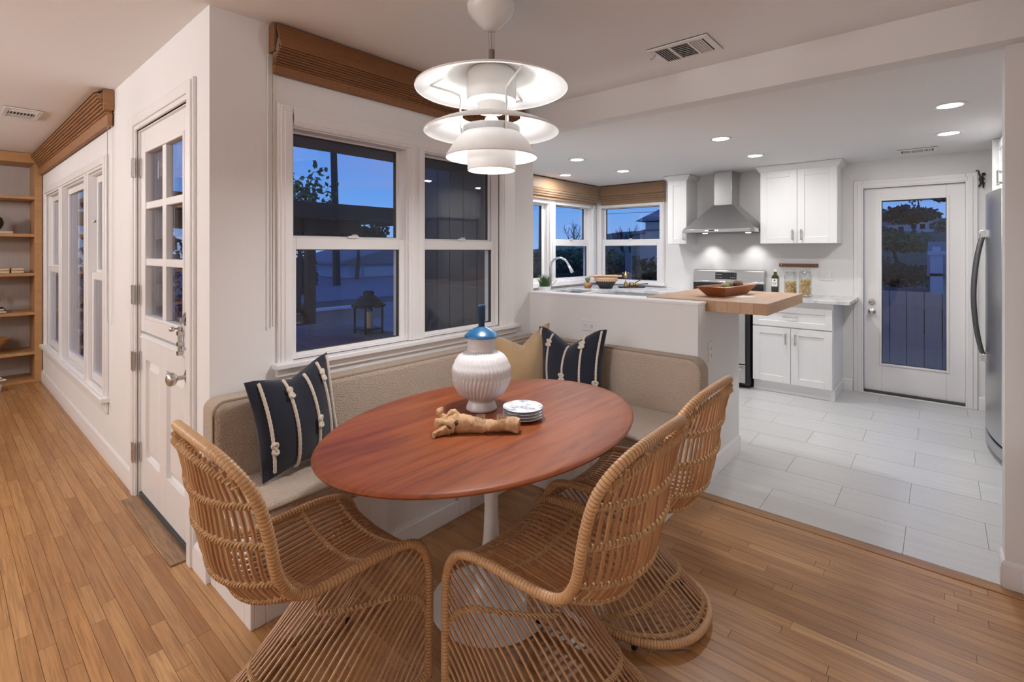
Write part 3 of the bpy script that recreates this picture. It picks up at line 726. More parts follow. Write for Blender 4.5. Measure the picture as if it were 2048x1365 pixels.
def plate_m():
    m = M['plate']; t = m.node_tree; b = t.nodes['Principled BSDF']; L = t.links.new
    tcn = t.nodes.new('ShaderNodeTexCoord'); w = t.nodes.new('ShaderNodeTexVoronoi'); w.feature = 'DISTANCE_TO_EDGE'; w.inputs['Scale'].default_value = 48
    nn = t.nodes.new('ShaderNodeTexNoise'); nn.inputs['Scale'].default_value = 40; ad = t.nodes.new('ShaderNodeMixRGB'); ad.inputs[0].default_value = .05
    L(tcn.outputs['Object'], ad.inputs[1]); L(nn.outputs['Color'], ad.inputs[2]); L(ad.outputs[0], w.inputs['Vector'])
    rr = t.nodes.new('ShaderNodeValToRGB'); rr.color_ramp.elements[0].color = (.045,.07,.20,1); rr.color_ramp.elements[1].color = (.74,.75,.78,1); rr.color_ramp.elements[1].position = .20
    L(w.outputs['Distance'], rr.inputs[0]); 
    mxn = t.nodes.new('ShaderNodeMixRGB'); n2 = t.nodes.new('ShaderNodeTexNoise'); n2.inputs['Scale'].default_value = 22; L(tcn.outputs['Object'], n2.inputs['Vector'])
    r2 = t.nodes.new('ShaderNodeValToRGB'); r2.color_ramp.elements[0].position = .47; r2.color_ramp.elements[1].position = .53; L(n2.outputs['Fac'], r2.inputs[0])
    L(r2.outputs[0], mxn.inputs[0]); L(rr.outputs[0], mxn.inputs[1]); mxn.inputs[2].default_value = (.74,.75,.78,1); L(mxn.outputs[0], b.inputs['Base Color'])
plate_m()
for k, w in enumerate(('bottom plate', 'second plate from the bottom', 'third plate from the bottom', 'topmost plate')):
    o = MB().lathe([(r, z) for r, z in PL], (PX, PY, TZ + k*.0115), 48).build('side_plate', M['plate'], ang=50)
    tag(o, f'small white plate with blue pattern, {w} beside the vase', 'plate', 'stacked plates on the oval table')
L0, L1 = Vector((-1.392, 1.168, TZ)), Vector((-1.150, 1.372, TZ))
dl = (L1 - L0).normalized(); dn = Vector((-dl.y, dl.x, 0)); DLEN = (L1 - L0).length
mb = MB()
def dp(t, s=0, z=0): return L0 + dl * (t * DLEN) + dn * s + Vector((0, 0, z))
def fine(pts, rs, k=9):
    P = [Vector(p) for p in pts]; oP, oR = [], []
    for i in range(len(P)-1):
        for j in range(k):
            t = j / k; a, b, c_, d = P[max(i-1,0)], P[i], P[i+1], P[min(i+2,len(P)-1)]
            oP.append(.5*((2*b) + (c_-a)*t + (2*a-5*b+4*c_-d)*t*t + (3*b-a-3*c_+d)*t**3)); oR.append(rs[i] + (rs[i+1]-rs[i])*t)
    return oP + [P[-1]], oR + [rs[-1]]
for pts, rs in (([dp(.13,.004,.024), dp(.22,.004,.030), dp(.33,.003,.034), dp(.46,0,.030), dp(.60,-.002,.026), dp(.75,0,.027), dp(.90,.001,.027), dp(1.0,0,.026)], [.010,.027,.033,.0275,.0225,.0225,.0235,.0245]),
                ([dp(.34,.012,.042), dp(.27,.018,.058), dp(.21,.016,.062), dp(.17,.010,.050)], [.020,.016,.013,.010]),
                ([dp(.20,.006,.040), dp(.10,.014,.052), dp(.075,.016,.068), dp(.105,.018,.086)], [.018,.013,.011,.004]),
                ([dp(.26,-.014,.028), dp(.15,-.020,.042), dp(.08,-.016,.040), dp(.05,-.006,.050)], [.026,.015,.012,.004]),
                ([dp(.20,-.020,.020), dp(.13,-.038,.014), dp(.07,-.050,.012), dp(.09,-.060,.010)], [.018,.015,.014,.008]),
                ([dp(.84,.010,.034), dp(.88,.028,.034), dp(.87,.036,.036)], [.016,.010,.006])):
    q_, r_ = fine(pts, rs); mb.tube(q_, r_, 14)
vs = []
for v in mb.v:
    q = Vector(v); q += noise.noise_vector(q * 26) * .0095 + noise.noise_vector(q * 75) * .0045 + noise.noise_vector(q * 190) * .0015; vs.append((q.x, q.y, max(q.z, TZ + .0005)))
mb.v = vs
dw = mb.build('driftwood', M['drift'], ang=60)
for t, sd, z in ((.30,-.020,.042),(.22,-.026,.028),(.43,-.012,.047)): MB().ball(dp(t, sd, z), (.018,.009,.010) if t < .4 else (.009,.006,.007), 12, 8, Matrix.Rotation(.7 + t*3, 3, 'Z')).build('hollow_shade', mat('hollow_shade_brown', (.10,.05,.025), .9) if t == .30 else bpy.data.materials['hollow_shade_brown'], dw)  # solid dark balls set in the wood, coloured as the shade of hollows
tag(dw, 'gnarled driftwood branch lying on the oval table before the vase', 'driftwood')
for lab, t in (('left of the two tiny glass cups set in the driftwood', .56), ('right of the two tiny glass cups, near the cut end of the driftwood', .80)):
    p = dp(t, 0, .028)
    g = MB().lathe([(.0155,0),(.0185,.004),(.0195,.034),(.0180,.034),(.0172,.005),(0,.004)], tuple(p), 20).build('glass_cup', M['cup_glass'], ang=50)
    tag(g, lab, 'glass', 'tiny glass cups set in the driftwood')
    MB().add([tuple(p + Vector(v)) for v in [(-.008,-.006,.006),(.009,-.007,.006),(.006,.009,.006),(-.007,.006,.006),(-.003,.002,.020),(.004,-.003,.017)]], [(0,1,5),(1,2,5),(2,3,4),(3,0,4),(0,5,4),(5,2,4),(0,1,2,3)]).build('crystal', M['plastic'], g, smooth=False)

# pendant lamp -----------------------------------------------------------------
LX, LY = -1.369, 1.460
pl = thing('pendant_lamp', 'white multi-tier pendant lamp hanging over the oval table', 'lamp', (LX, LY, 1.69))
c = (LX, LY, 0)
def shadeshell(prof, th=.0025): return prof + [(r - th * .6, z - th) for r, z in reversed(prof)] + [prof[0]]
MB().lathe([(.0,2.385),(.084,2.385),(.096,2.366),(.099,2.350),(.094,2.332),(.078,2.306),(.055,2.281),(.034,2.263),(.020,2.256),(0,2.255)], c, 40).build('canopy', M['white_gloss'], pl, ang=50)
mb = MB()
for dx in (-.012, .012, 0): mb.tube([(LX + dx*.8, LY + dx*.6, 2.26), (LX + dx*.55, LY + dx*.4, 2.15)], .0013 if dx else .0022, 6)
mb.build('suspension_wire', M['steel'], pl)
MB().lathe([(0,2.178),(.0125,2.178),(.0125,2.10),(0,2.10)], c, 18).build('cord_grip', mat('brown_sleeve', (.20,.15,.12), .6), pl)
MB().lathe(shadeshell([(.306,2.020),(.305,2.024),(.270,2.030),(.250,2.040),(.20,2.066),(.14,2.088),(.09,2.100),(.03,2.108),(.013,2.110)]), c, 72).build('top_shade', M['shade'], pl, ang=50)
MB().lathe([(.012,2.104),(.060,2.103),(.086,2.098),(.098,2.080),(.100,2.00),(.097,1.972),(.075,1.966),(.056,1.962),(.052,1.925),(0,1.925)], c, 40).build('bulb_housing', M['shade'], pl, ang=50)
MB().lathe(shadeshell([(.271,1.847),(.270,1.851),(.250,1.862),(.215,1.878),(.175,1.893),(.140,1.903),(.118,1.908)]), c, 72).build('middle_shade', M['shade'], pl, ang=50)
MB().lathe([(.114,1.838),(.115,1.866),(.110,1.869),(.107,1.866),(.107,1.838),(.114,1.838)], c, 48).build('silver_ring', M['steel'], pl, ang=50)
MB().lathe(shadeshell([(.184,1.745),(.183,1.749),(.172,1.768),(.157,1.792),(.140,1.815),(.122,1.835),(.112,1.842)]), c, 64).build('lower_shade', M['shade'], pl, ang=50)
MB().lathe([(.094,1.692),(.0965,1.694),(.0965,1.785),(.090,1.80),(.088,1.795),(.094,1.783),(.094,1.692)], c, 48).build('bottom_cylinder', M['shade'], pl, ang=50)
MB().lathe([(0,1.700),(.092,1.700),(.092,1.703),(0,1.703)], c, 40).build('diffuser', M['glow'], pl)
for k in range(3):
    a = R(100 + 120*k); ca, sa = math.cos(a), math.sin(a)
    MB().tube([(LX + r*ca, LY + r*sa, z) for r, z in ((.245,2.036),(.16,2.010),(.128,1.995),(.122,1.975),(.126,1.935),(.124,1.905),(.124,1.88),(.119,1.838))], .0042, 8).build('strut', M['white_gloss'], pl)
MB().ball((LX, LY, 1.880), (.030,.030,.038), 16, 10).build('bulb', mat('bulb_glow', (.9,.9,.9), .5, emit=(WARM, P_PENDANT / (PI * .0118))), pl)
def point(name, loc, e, rad, col, parent=None, typ='POINT', size=None, blend=None, rot=None):
    l = bpy.data.lights.new(name, typ); l.energy = e; l.color = col
    if typ == 'AREA': l.shape = 'DISK'; l.size = rad * 2
    else: l.shadow_soft_size = rad
    if typ == 'SPOT': l.spot_size = R(size); l.spot_blend = blend
    o = bpy.data.objects.new(name, l); COL.objects.link(o); o.location = loc
    if rot: o.rotation_euler = rot
    if parent is not None: o.parent = parent; o.location = Vector(loc) - Vector(ORG[parent.name])
    return o
point('downlight', (LX, LY, 1.690), P_PENDANT * 2.0, .085, WARM, pl, 'AREA')
# ================================================================== BLINDS, CEILING, LIGHTS
def sweep(mb, prof, T, a0, a1):
    n = len(prof)
    vs = [T(a0, -d, z) for d, z in prof] + [T(a1, -d, z) for d, z in prof]
    return mb.add(vs, [list(range(n))[::-1], [n+i for i in range(n)]] + [(i, (i+1) % n, n+(i+1) % n, n+i) for i in range(n)])
def woven_blind(label, T, a0, a1, ret_at, m, zt, chain, tall, dz, root):
    """valance, folded stack stepping back to the wall, bottom rail, return end and cords"""
    o = thing('woven_blind', label, 'blind', root, 0, 'woven wood blinds raised above the big windows')
    s = -1 if ret_at == a0 else 1; e0, e1 = (a0 + .012, a1) if ret_at == a0 else (a0, a1 - .012)
    zv = zt - tall
    sweep(MB(), [(.050, zt), (.062, zt), (.100, zv), (.090, zv)], T, e0, e1).build('valance', m, o)
    sweep(MB(), [(.002, zt), (.056, zt), (.056, zt - .125), (.002, zt - .125)], T, min(ret_at, ret_at - s*.012), max(ret_at, ret_at - s*.012)).build('return_end', m, o, bevel=.002)
    n = 7; d, z = .096, zv
    for k in range(n):
        h = dz * (.62 / n); d2 = .096 - (.062) * (k + 1) / n
        sweep(MB(), [(d - .040, z), (d - .006, z - h*.20), (d, z - h*.34), (d, z - h*.84), (d - .005, z - h*.95), (d - .040, z - h*.95), (.012, z - h*.9), (.012, z)], T, e0, e1).build('fold', m, o)
        z -= h; d = d2
    sweep(MB(), [(.008, z), (.036, z), (.034, z - dz*.38), (.010, z - dz*.38)], T, e0, e1).build('bottom_rail', m, o, bevel=.002)
    mb = MB()
    for k in range(10):
        a = e0 + (.004 if s < 0 else e1 - e0 - .004); pts = [T(a - s*.004, -(.020 + .006*k), zt - .06), T(a + s*.006, -(.022 + .0055*k), zv + .02 - .004*k), T(a, -(.026 + .006*k), zv - .008*(9-k))]
        mb.tube(pts, .0024, 5)
    mb.build('lining_fold', mat('cord_grey', (.30,.27,.24), .8), o)
    for (a, d_, z0, z1, bead) in chain:
        mb = MB()
        if bead:
            nb = int((z1 - z0) / .0055); mb.tube([T(a, -d_, z0 + (z1-z0)*k/(2*nb)) for k in range(2*nb+1)], [.0030 if k % 2 else .0014 for k in range(2*nb+1)], 6)
        else: mb.tube([T(a, -d_, z0), T(a, -d_, z1)], .0019, 6)
        mb.build('bead_chain' if bead else 'pull_cord', M['nickel'] if bead else M['plastic'], o)
    return o
woven_blind('dark brown woven wood blind raised above the dining window', T_W, .972, 2.70, .972, M['blind'], Z_C - .006, [(.985,.012,1.03,2.25,1), (.966,.008,1.02,2.25,0)], .112, .104, (XW, 1.8, 2.16))
woven_blind('lighter brown woven wood blind raised above the three-part living room window', T_D, -7.12, -3.94, -3.94, M['blind2'], Z_C - .006, [(-3.975,.03,.92,2.2,1), (-3.955,.012,.90,2.2,0)], .03, .19, (-5.5, YD, 2.16))
def roman(label, T, a0, a1):
    o = thing('roman_shade', label, 'shade', T((a0+a1)/2, -.04, 1.98), 0, 'brown fabric shades above the kitchen corner windows')
    sweep(MB(), [(.012, 2.222), (.070, 2.222), (.070, 2.095), (.064, 2.088), (.012, 2.10)], T, a0, a1).build('top_panel', M['roman'], o, bevel=.003)
    for k, (z, d) in enumerate(((2.088,.078),(2.062,.074),(2.036,.068))):
        sweep(MB(), [(.014, z), (d-.014, z), (d, z-.012), (d-.004, z-.024), (d-.018, z-.030), (.014, z-.028)], T, a0, a1).build('fold', M['roman'], o)
    sweep(MB(), [(.016, 2.008), (.046, 2.008), (.046, 1.975), (.016, 1.975)], T, a0, a1).build('hem', M['roman'], o, bevel=.002)
    e = max(a0, a1) if a0 > -3.4 or T is T_KW else a1
    MB().tube([T(e - .01 if T is T_KF else e, -.05, 2.0), T(e - .01 if T is T_KF else e, -.05, 1.14)], .002, 5).build('pull_cord', M['plastic'], o)
    return o
roman('brown fabric shade over the kitchen sink window', T_KW, 3.5, 5.785)
roman('brown fabric shade over the back wall window beside the range hood', T_KF, -3.455, -2.562)

def ceiling_vent(label, cx, cy, z, lx, ly, three=True):
    o = thing('air_vent', label, 'vent', (cx, cy, z - .012), 0, 'white ceiling air vents')
    x0, x1, y0, y1 = cx-lx/2, cx+lx/2, cy-ly/2, cy+ly/2
    MB().box(x0, x1, y0, y1, z-.003, z).build('backing', M['slot'], o, smooth=False)
    fw = .028; mb = MB(); mb.box(x0, x1, y0, y0+fw, z-.010, z-.002).box(x0, x1, y1-fw, y1, z-.010, z-.002).box(x0, x0+fw, y0+fw, y1-fw, z-.010, z-.002).box(x1-fw, x1, y0+fw, y1-fw, z-.010, z-.002)
    n = 3; span = (lx - 2*fw)
    for k in (1, 2): xx = x0 + fw + span * (.30 if k == 1 else .70); mb.box(xx-.006, xx+.006, y0+fw, y1-fw, z-.010, z-.002)
    mb.build('frame', M['trim'], o, bevel=.002)
    for sec, (f0, f1) in enumerate(((0,.30),(.30,.70),(.70,1))):
        a, b = x0 + fw + span*f0 + .008, x0 + fw + span*f1 - .008
        if sec == 1:
            for k in range(8):
                yy = y0 + fw + (ly-2*fw) * (k+.5)/8; MB().obox(((a+b)/2, yy, z-.007), (b-a, .007, .0014), Matrix.Rotation(R(32), 3, 'X')).build('slat', M['trim'], o, smooth=False)
        else:
            for k in range(5):
                xx = a + (b-a)*(k+.5)/5; MB().obox((xx, cy, z-.007), (.007, ly-2*fw, .0014), Matrix.Rotation(R(36 if sec == 0 else -36), 3, 'Y')).build('slat', M['trim'], o, smooth=False)
    return o
ceiling_vent('white air vent in the dining ceiling right of the pendant lamp', -.975, 2.46, Z_C, .30, .235)
ceiling_vent('white air vent in the living room ceiling beside the long blind', -5.12, .41, Z_C, .36, .20)
ceiling_vent('long white air vent in the kitchen ceiling before the glass door', -.155, 5.50, Z_K, .27, .20)
MB().tube([(-1.10, 2.40, Z_C - .012), (-1.115, 2.40, Z_C - .03), (-1.13, 2.395, Z_C - .034)], .003, 6).build('vent_lever', M['nickel'], bpy.data.objects['air_vent'])
CANS = [(.040,3.925,'nearest the fridge and the half wall opening'),(.042,4.849,'before the glass door on the fridge side'),(-1.283,3.94,'above the butcher block counter'),(-1.275,4.846,'in front of the right upper cabinet'),(-2.605,3.958,'nearest the pendant lamp, above the sink side'),(-3.235,4.68,'closest to the sink window shade'),(-2.603,4.852,'left of the range hood over the floor')]
for x, y, w in CANS:
    o = thing('recessed_light', f'round recessed kitchen ceiling light {w}', 'light', (x, y, Z_K - .008), 0, 'recessed kitchen ceiling lights')
    MB().lathe([(.060,Z_K),(.082,Z_K),(.082,Z_K-.004),(.078,Z_K-.008),(.060,Z_K-.006),(.060,Z_K)], (x, y, 0), 36).build('trim_ring', M['trim'], o, ang=50)
    MB().lathe([(0,Z_K-.003),(.061,Z_K-.003),(.061,Z_K-.0045),(0,Z_K-.0045)], (x, y, 0), 32).build('lens', M['can_glow'], o)
    point('can_light', (x, y, Z_K - .012), P_CAN, .055, COOL, o, 'AREA')
# unseen fill globes added behind and beside the camera to brighten the room
for x, y, pw_, w in ((-1.75, -1.6, .75, 'behind the camera side of the dining table'), (-3.4, -1.2, 1.05, 'before the Dutch door'), (-5.8, -1.2, 1.2, 'nearest the bookcase'), (1.7, -1.2, .35, 'at the far right end of the room'), (-3.4, -3.2, .9, 'in the middle of the back wall'), (.75, -3.2, .6, 'at the right of the back wall')):
    o = thing('fill_globe', f'added unseen fill globe {w}', 'light', (x, y, Z_C - .40), 0, 'added fill globes out of view')
    MB().lathe([(0,Z_C),(.07,Z_C),(.065,Z_C-.03),(.012,Z_C-.04),(.012,Z_C-.16),(.05,Z_C-.165),(.05,Z_C-.19),(0,Z_C-.19)], (x, y, 0), 28).build('housing', M['trim'], o, ang=50)
    MB().ball((x, y, Z_C - .30), .12, 24, 14).build('globe', mat('fill_glow', (.9,.9,.9), .4, emit=(WARM, P_LIVING * pw_ / (PI * .181))), o)

# ================================================================== BOOKCASE
BX, BZ = -7.16, (0.0, .288, .702, 1.108, 1.515, 1.905)
bk = thing('bookcase', 'built-in oak bookcase with taupe back at the far end of the living room', 'bookcase', (-7.3, -.6, 0))
MB().box(-7.58, BX, YD - .064, YD - .006, .0, Z_C - .004).build('side_panel', M['shelf'], bk, bevel=.003)
MB().box(-7.58, BX, -2.2, -2.14, .0, Z_C - .004).build('side_panel', M['shelf'], bk, bevel=.003)
for a, b in ((-.72,-.66),): MB().box(-7.58, BX, a, b, 0, Z_C - .004).build('divider', M['shelf'], bk, bevel=.003)
MB().box(-7.597, -7.575, -2.2, YD - .01, 0, Z_C - .004).build('back_panel', M['shelf_back'], bk, smooth=False)
MB().box(-7.58, BX + .012, -2.2, YD - .01, Z_C - .105, Z_C - .004).build('top_fascia', M['shelf'], bk, bevel=.004)
for z in BZ: MB().box(-7.575, BX - .004, -.66, YD - .06, z + .0005, z + .032).build('shelf', M['shelf'], bk, bevel=.002)
for z in BZ: MB().box(-7.575, BX - .004, -2.14, -.72, z + .0005, z + .032).build('shelf', M['shelf'], bk, bevel=.002)
def book(label, x0, x1, y0, y1, z, h, col, group=None):
    o = thing('book', label, 'book', ((x0+x1)/2, (y0+y1)/2, z), 0, group)
    MB().box(x0+.003, x1-.004, y0+.004, y1-.004, z+.003, z+h-.003).build('pages', mat('book_pages', (.62,.50,.36), .8), o)
    mb = MB().box(x0, x1, y0, y1, z, z+.003).box(x0, x1, y0, y1, z+h-.003, z+h).box(x0, x0+.003, y0, y1, z+.003, z+h-.003)
    mb.build('cover', mat('book_cover', col, .6), o, bevel=.001); return o
book('flat tan book under the black round vase on the bookcase', -7.45, -7.2, .24, .518, 1.548, .024, (.56,.36,.20))
book('lower thin brown book of the pair on the middle bookcase shelf', -7.42, -7.22, .500, .600, 1.141, .026, (.45,.28,.13))
book('upper thin brown book of the pair on the middle bookcase shelf', -7.42, -7.22, .502, .598, 1.168, .026, (.50,.33,.17))
book('lower thin book left of the brown pair on the middle shelf', -7.42, -7.22, .34, .494, 1.141, .026, (.44,.27,.13))
book('upper thin book left of the brown pair on the middle shelf', -7.42, -7.22, .345, .494, 1.168, .024, (.48,.31,.16))
book('lower black book on the fourth bookcase shelf', -7.44, -7.2, .22, .471, .735, .025, (.015,.015,.015))
book('upper black book on the fourth bookcase shelf', -7.43, -7.21, .23, .455, .761, .022, (.02,.02,.02))
v = MB().lathe([(0,0),(.035,0),(.062,.02),(.082,.06),(.085,.09),(.075,.13),(.05,.155),(.024,.163),(.020,.19),(.024,.20),(.017,.20),(.014,.165),(0,.16)], (-7.30, .37, 1.5725), 32).build('round_vase', M['iron'], ang=60)
tag(v, 'black round vase on a tan book on the bookcase', 'vase')
v = thing('ring_sculpture', 'brown wooden ring sculpture standing on black books', 'ornament', (-7.31, .35, .7835))
MB().box(-7.34, -7.28, .31, .39, .7835, .80).build('base', M['iron'], v, bevel=.002)
MB().tube([(-7.31, .35 + .075*math.cos(2*PI*k/28), .885 + .075*math.sin(2*PI*k/28)) for k in range(28)], .013, 10, closed=True).build('ring', M['shelf'], v)
v = MB().lathe([(0,.0),(.045,0),(.05,.03),(.10,.052),(.155,.11),(.170,.15),(.163,.15),(.147,.112),(.095,.062),(0,.052)], (-7.33, .335, .3215), 36).build('wooden_bowl', M['shelf'], ang=60)
tag(v, 'shallow footed wooden bowl on the lowest open bookcase shelf', 'bowl')
v = thing('white_flowers', 'bunch of white petals at the foot of the bookcase', 'flower', (-6.92, .37, 0))
MB().lathe([(0,0),(.05,0),(.06,.06),(.045,.08),(0,.08)], (-6.92, .36, 0), 16).build('pot', M['plastic'], v)
for k in range(14):
    a = 2.4 * k; rr_ = .03 + .003*k
    MB().ball((-6.92 + rr_*math.cos(a), .36 + rr_*math.sin(a), .10 + .012*(k % 5)), (.03,.022,.012), 8, 6, Matrix.Rotation(a, 3, 'Z')).build('petal', M['plastic'], v)
# ================================================================== KITCHEN
def T_sub(T, d0): return lambda a, d, z: T(a, d + d0, z)
def bar(mb, T, a, z, L, vertical=True, d=-.03):
    if vertical: p, q, ps = (a, z - L/2), (a, z + L/2), [(a, z - L*.40), (a, z + L*.40)]
    else: p, q, ps = (a - L/2, z), (a + L/2, z), [(a - L*.40, z), (a + L*.40, z)]
    mb.tube([T(p[0], d, p[1]), T(q[0], d, q[1])], .0055, 8)
    for a_, z_ in ps: mb.tube([T(a_, d, z_), T(a_, 0, z_)], .005, 8)
    for a_, z_ in (p, q): mb.ball(T(a_, d, z_), .0075, 8, 6)
def shaker(name, T, a0, a1, z0, z1, parent, h=None, hL=.095, hv=True, m=None):
    """shaker front: rails and stiles round a recessed panel, with its handle as a sub-part"""
    w = min(.062, (z1-z0)*.28); mb = tframe(MB(), T, a0, a1, z0, z1, w, 0, .019); tbox(mb, T, a0+w-.002, a1-w+.002, .009, .019, z0+w-.002, z1-w+.002)
    o = mb.build(name, m or M['cab'], parent, bevel=.0018)
    if h: b = MB(); bar(b, T, h[0], h[1], hL, hv); b.build('handle', M['nickel'], o)
    return o
def crown(mb, x0, x1, yf, z0, z1, left=True, right=True):
    prof = [(0, z0), (-.008, z0), (-.012, z0+.012), (-.035, z1-.014), (-.042, z1-.010), (-.042, z1), (0, z1)]
    L = lambda d: x0 + (d if left else 0); Rr = lambda d: x1 - (d if right else 0)
    n = len(prof); vs = []
    for k in range(4):
        for d, z in prof: vs.append([(L(d), YF-.002, z), (L(d), yf + d, z), (Rr(d), yf + d, z), (Rr(d), YF-.002, z)][k])
    fs = [(k*n+i, k*n+(i+1) % n, (k+1)*n+(i+1) % n, (k+1)*n+i) for k in range(3) for i in range(n)] + [list(range(n)), [3*n+i for i in range(n)][::-1]]
    return mb.add(vs, fs)
YU = 5.545
uc = thing('upper_cabinet', 'white two-door wall cabinet right of the steel range hood', 'cabinet', (-1.07, 5.7, 1.44))
MB().box(-1.412, -.738, YU + .02, YF - .002, 1.442, 2.195).build('carcass', M['cab'], uc, bevel=.0015)
shaker('door', TY(YU, 1), -1.409, -1.0755, 1.445, 2.172, uc, (-1.112, 1.530)); shaker('door', TY(YU, 1), -1.0725, -.741, 1.445, 2.172, uc, (-1.036, 1.530))
crown(MB(), -1.412, -.738, YU + .015, 2.172, Z_K - .003).build('crown', M['cab'], uc, ang=30)
uc = thing('upper_cabinet', 'narrow white one-door wall cabinet left of the steel range hood', 'cabinet', (-2.29, 5.7, 1.44))
MB().box(-2.402, -2.178, YU + .02, YF - .002, 1.446, 2.195).build('carcass', M['cab'], uc, bevel=.0015)
shaker('door', TY(YU, 1), -2.400, -2.180, 1.448, 2.172, uc, (-2.208, 1.545))
crown(MB(), -2.402, -2.178, YU + .015, 2.172, Z_K - .003).build('crown', M['cab'], uc, ang=30)
uc = thing('upper_cabinet', 'white cabinet above the fridge at the right wall', 'cabinet', (.7, 4.85, 1.82))
MB().box(.352, 1.145, 4.40, 5.33, 1.82, Z_K - .003).build('carcass', M['cab'], uc, bevel=.0015)
shaker('door', TX(.332, 1), 4.405, 4.863, 1.825, 2.195, uc, (4.83, 1.885)); shaker('door', TX(.332, 1), 4.867, 5.325, 1.825, 2.195, uc, (4.90, 1.885))
tbox(MB(), TX(.300, 1), 5.335, 5.36, 0, .84, 0, Z_K - .003).build('side_panel', M['cab'], uc)

hd = thing('range_hood', 'stainless steel pyramid range hood over the stove', 'range hood', (-1.77, 5.62, 1.565))
HX0, HX1, HY0, HY1 = -2.150, -1.416, 5.372, YF - .003
MB().box(HX0, HX1, HY0, HY1, 1.567, 1.604).build('rim', M['steel'], hd, bevel=.002)
MB().add([(HX0,HY0,1.604),(HX1,HY0,1.604),(HX1,HY1,1.604),(HX0,HY1,1.604),(-1.895,5.59,1.870),(-1.698,5.59,1.870),(-1.698,HY1,1.870),(-1.895,HY1,1.870)],[(0,3,2,1),(4,5,6,7),(0,1,5,4),(1,2,6,5),(2,3,7,6),(3,0,4,7)]).build('canopy', M['steel'], hd, smooth=False)
MB().box(-1.890, -1.703, 5.595, HY1, 1.868, Z_K - .002).build('chimney', M['steel'], hd, bevel=.002)
for x in (-1.905, -1.886, -1.800, -1.781): MB().lathe([(0,-.003),(.0055,-.003),(.0055,.002),(0,.002)], (x, HY0, 1.586), 12, 'y').build('button', M['led'], hd)
MB().box(-1.870, -1.818, HY0 - .002, HY0 + .002, 1.580, 1.592).build('display', M['outer_black'], hd, smooth=False)
MB().box(-1.462, -1.410, HY0 - .004, HY0 + .002, 1.572, 1.606).build('clip', M['chrome'], hd, bevel=.002)
MB().box(HX0 + .04, HX1 - .04, HY0 + .04, HY1 - .04, 1.5645, 1.5675).build('filter', M['steel_dark'], hd, smooth=False)
for x in (-1.99, -1.54):
    MB().lathe([(0,1.5615),(.026,1.5615),(.026,1.565),(0,1.565)], (x, 5.60, 0), 20).build('lamp', M['can_glow'], hd)
    point('hood_spot', (x, 5.72, 1.558), P_HOOD, .015, COOL, hd, 'SPOT', 88, .85, (R(9), 0, 0))

rg = thing('range', 'stainless steel freestanding stove with black glass cooktop', 'stove', (-1.81, 5.5, 0))
RX0, RX1, RY0 = -2.195, -1.432, 5.225
MB().box(RX0, RX1, RY0 + .03, 5.86, .03, .905).build('body', M['iron'], rg, bevel=.003)
MB().box(RX0, RX1, RY0 + .01, 5.80, .905, .922).build('cooktop', M['outer_black'], rg, bevel=.003)
MB().box(RX0 + .004, RX1 - .004, 5.78, 5.855, .92, 1.012).build('vent_panel', M['outer_black'], rg, bevel=.003)
MB().prism([(5.790, 1.008), (5.864, 1.008), (5.864, 1.158), (5.828, 1.158), (5.800, 1.145)], 'x', RX0, RX1).build('backguard', M['steel'], rg, bevel=.004)
MB().box(RX0, RX1, 5.778, 5.80, 1.008, 1.030).build('backguard_trim', M['chrome'], rg, bevel=.004)
cp = MB().prism([(5.7885, 1.050), (5.806, 1.050), (5.812, 1.128), (5.7945, 1.128)], 'x', -1.945, -1.715).build('control_panel', M['outer_black'], rg, bevel=.003)
for i in range(4):
    for j in range(3):
        if (i, j) not in ((3, 1), (3, 0)): MB().obox((-1.925 + j*.022 + (.15 if i > 1 else 0), 5.7895 + .0022*(i % 2), 1.072 + .030*(i % 2)), (.010, .002, .005)).build('key', M['plastic'], cp, smooth=False)
MB().box(RX0 + .004, RX1 - .035, RY0, RY0 + .03, .245, .80).build('oven_door', M['steel'], rg, bevel=.004)
MB().box(RX0 + .10, RX1 - .125, RY0 - .002, RY0 + .01, .40, .68).build('oven_window', M['outer_black'], rg, bevel=.003)
MB().box(RX0 + .004, RX1 - .035, RY0 + .004, RY0 + .03, .055, .235).build('drawer', M['steel'], rg, bevel=.004)
MB().box(RX0 + .004, RX1 - .035, RY0 + .006, RY0 + .03, .81, .90).build('front_panel', M['steel'], rg, bevel=.003)
for z in (.765, .205):
    b = MB(); b.tube([(RX0 + .05, RY0 - .04, z), (RX1 - .055, RY0 - .04, z)], .012, 12)
    for x in (RX0 + .08, RX1 - .085): b.tube([(x, RY0 - .04, z), (x, RY0 + .01, z)], .010, 8)
    b.build('handle', M['chrome'], rg)
for k in range(5):
    MB().lathe([(0,0),(.02,0),(.018,-.025),(0,-.026)], (RX0 + .12 + .13*k, RY0 + .006, .855), 16, 'y').build('knob', M['steel_dark'], rg)

bc = thing('base_cabinet', 'white base cabinet with one drawer and two doors right of the stove', 'cabinet', (-1.07, 5.55, 0))
MB().box(-1.412, -.735, 5.292, YF - .002, .10, .885).box(-1.412, -.728, 5.325, YF - .002, 0, .10).build('carcass', M['cab'], bc, bevel=.0015)
shaker('drawer', TY(5.272, 1), -1.408, -.742, .645, .835, bc, (-1.075, .745), .115, False)
shaker('door', TY(5.272, 1), -1.408, -1.078, .108, .634, bc, (-1.115, .535), .10); shaker('door', TY(5.272, 1), -1.074, -.742, .108, .634, bc, (-1.035, .535), .10)
ct = MB().box(-1.428, -.606, 5.238, YF - .002, .888, .920).build('countertop', M['marble'], bevel=.004); tag(ct, 'white marble countertop right of the stove under the glass jars', 'countertop')
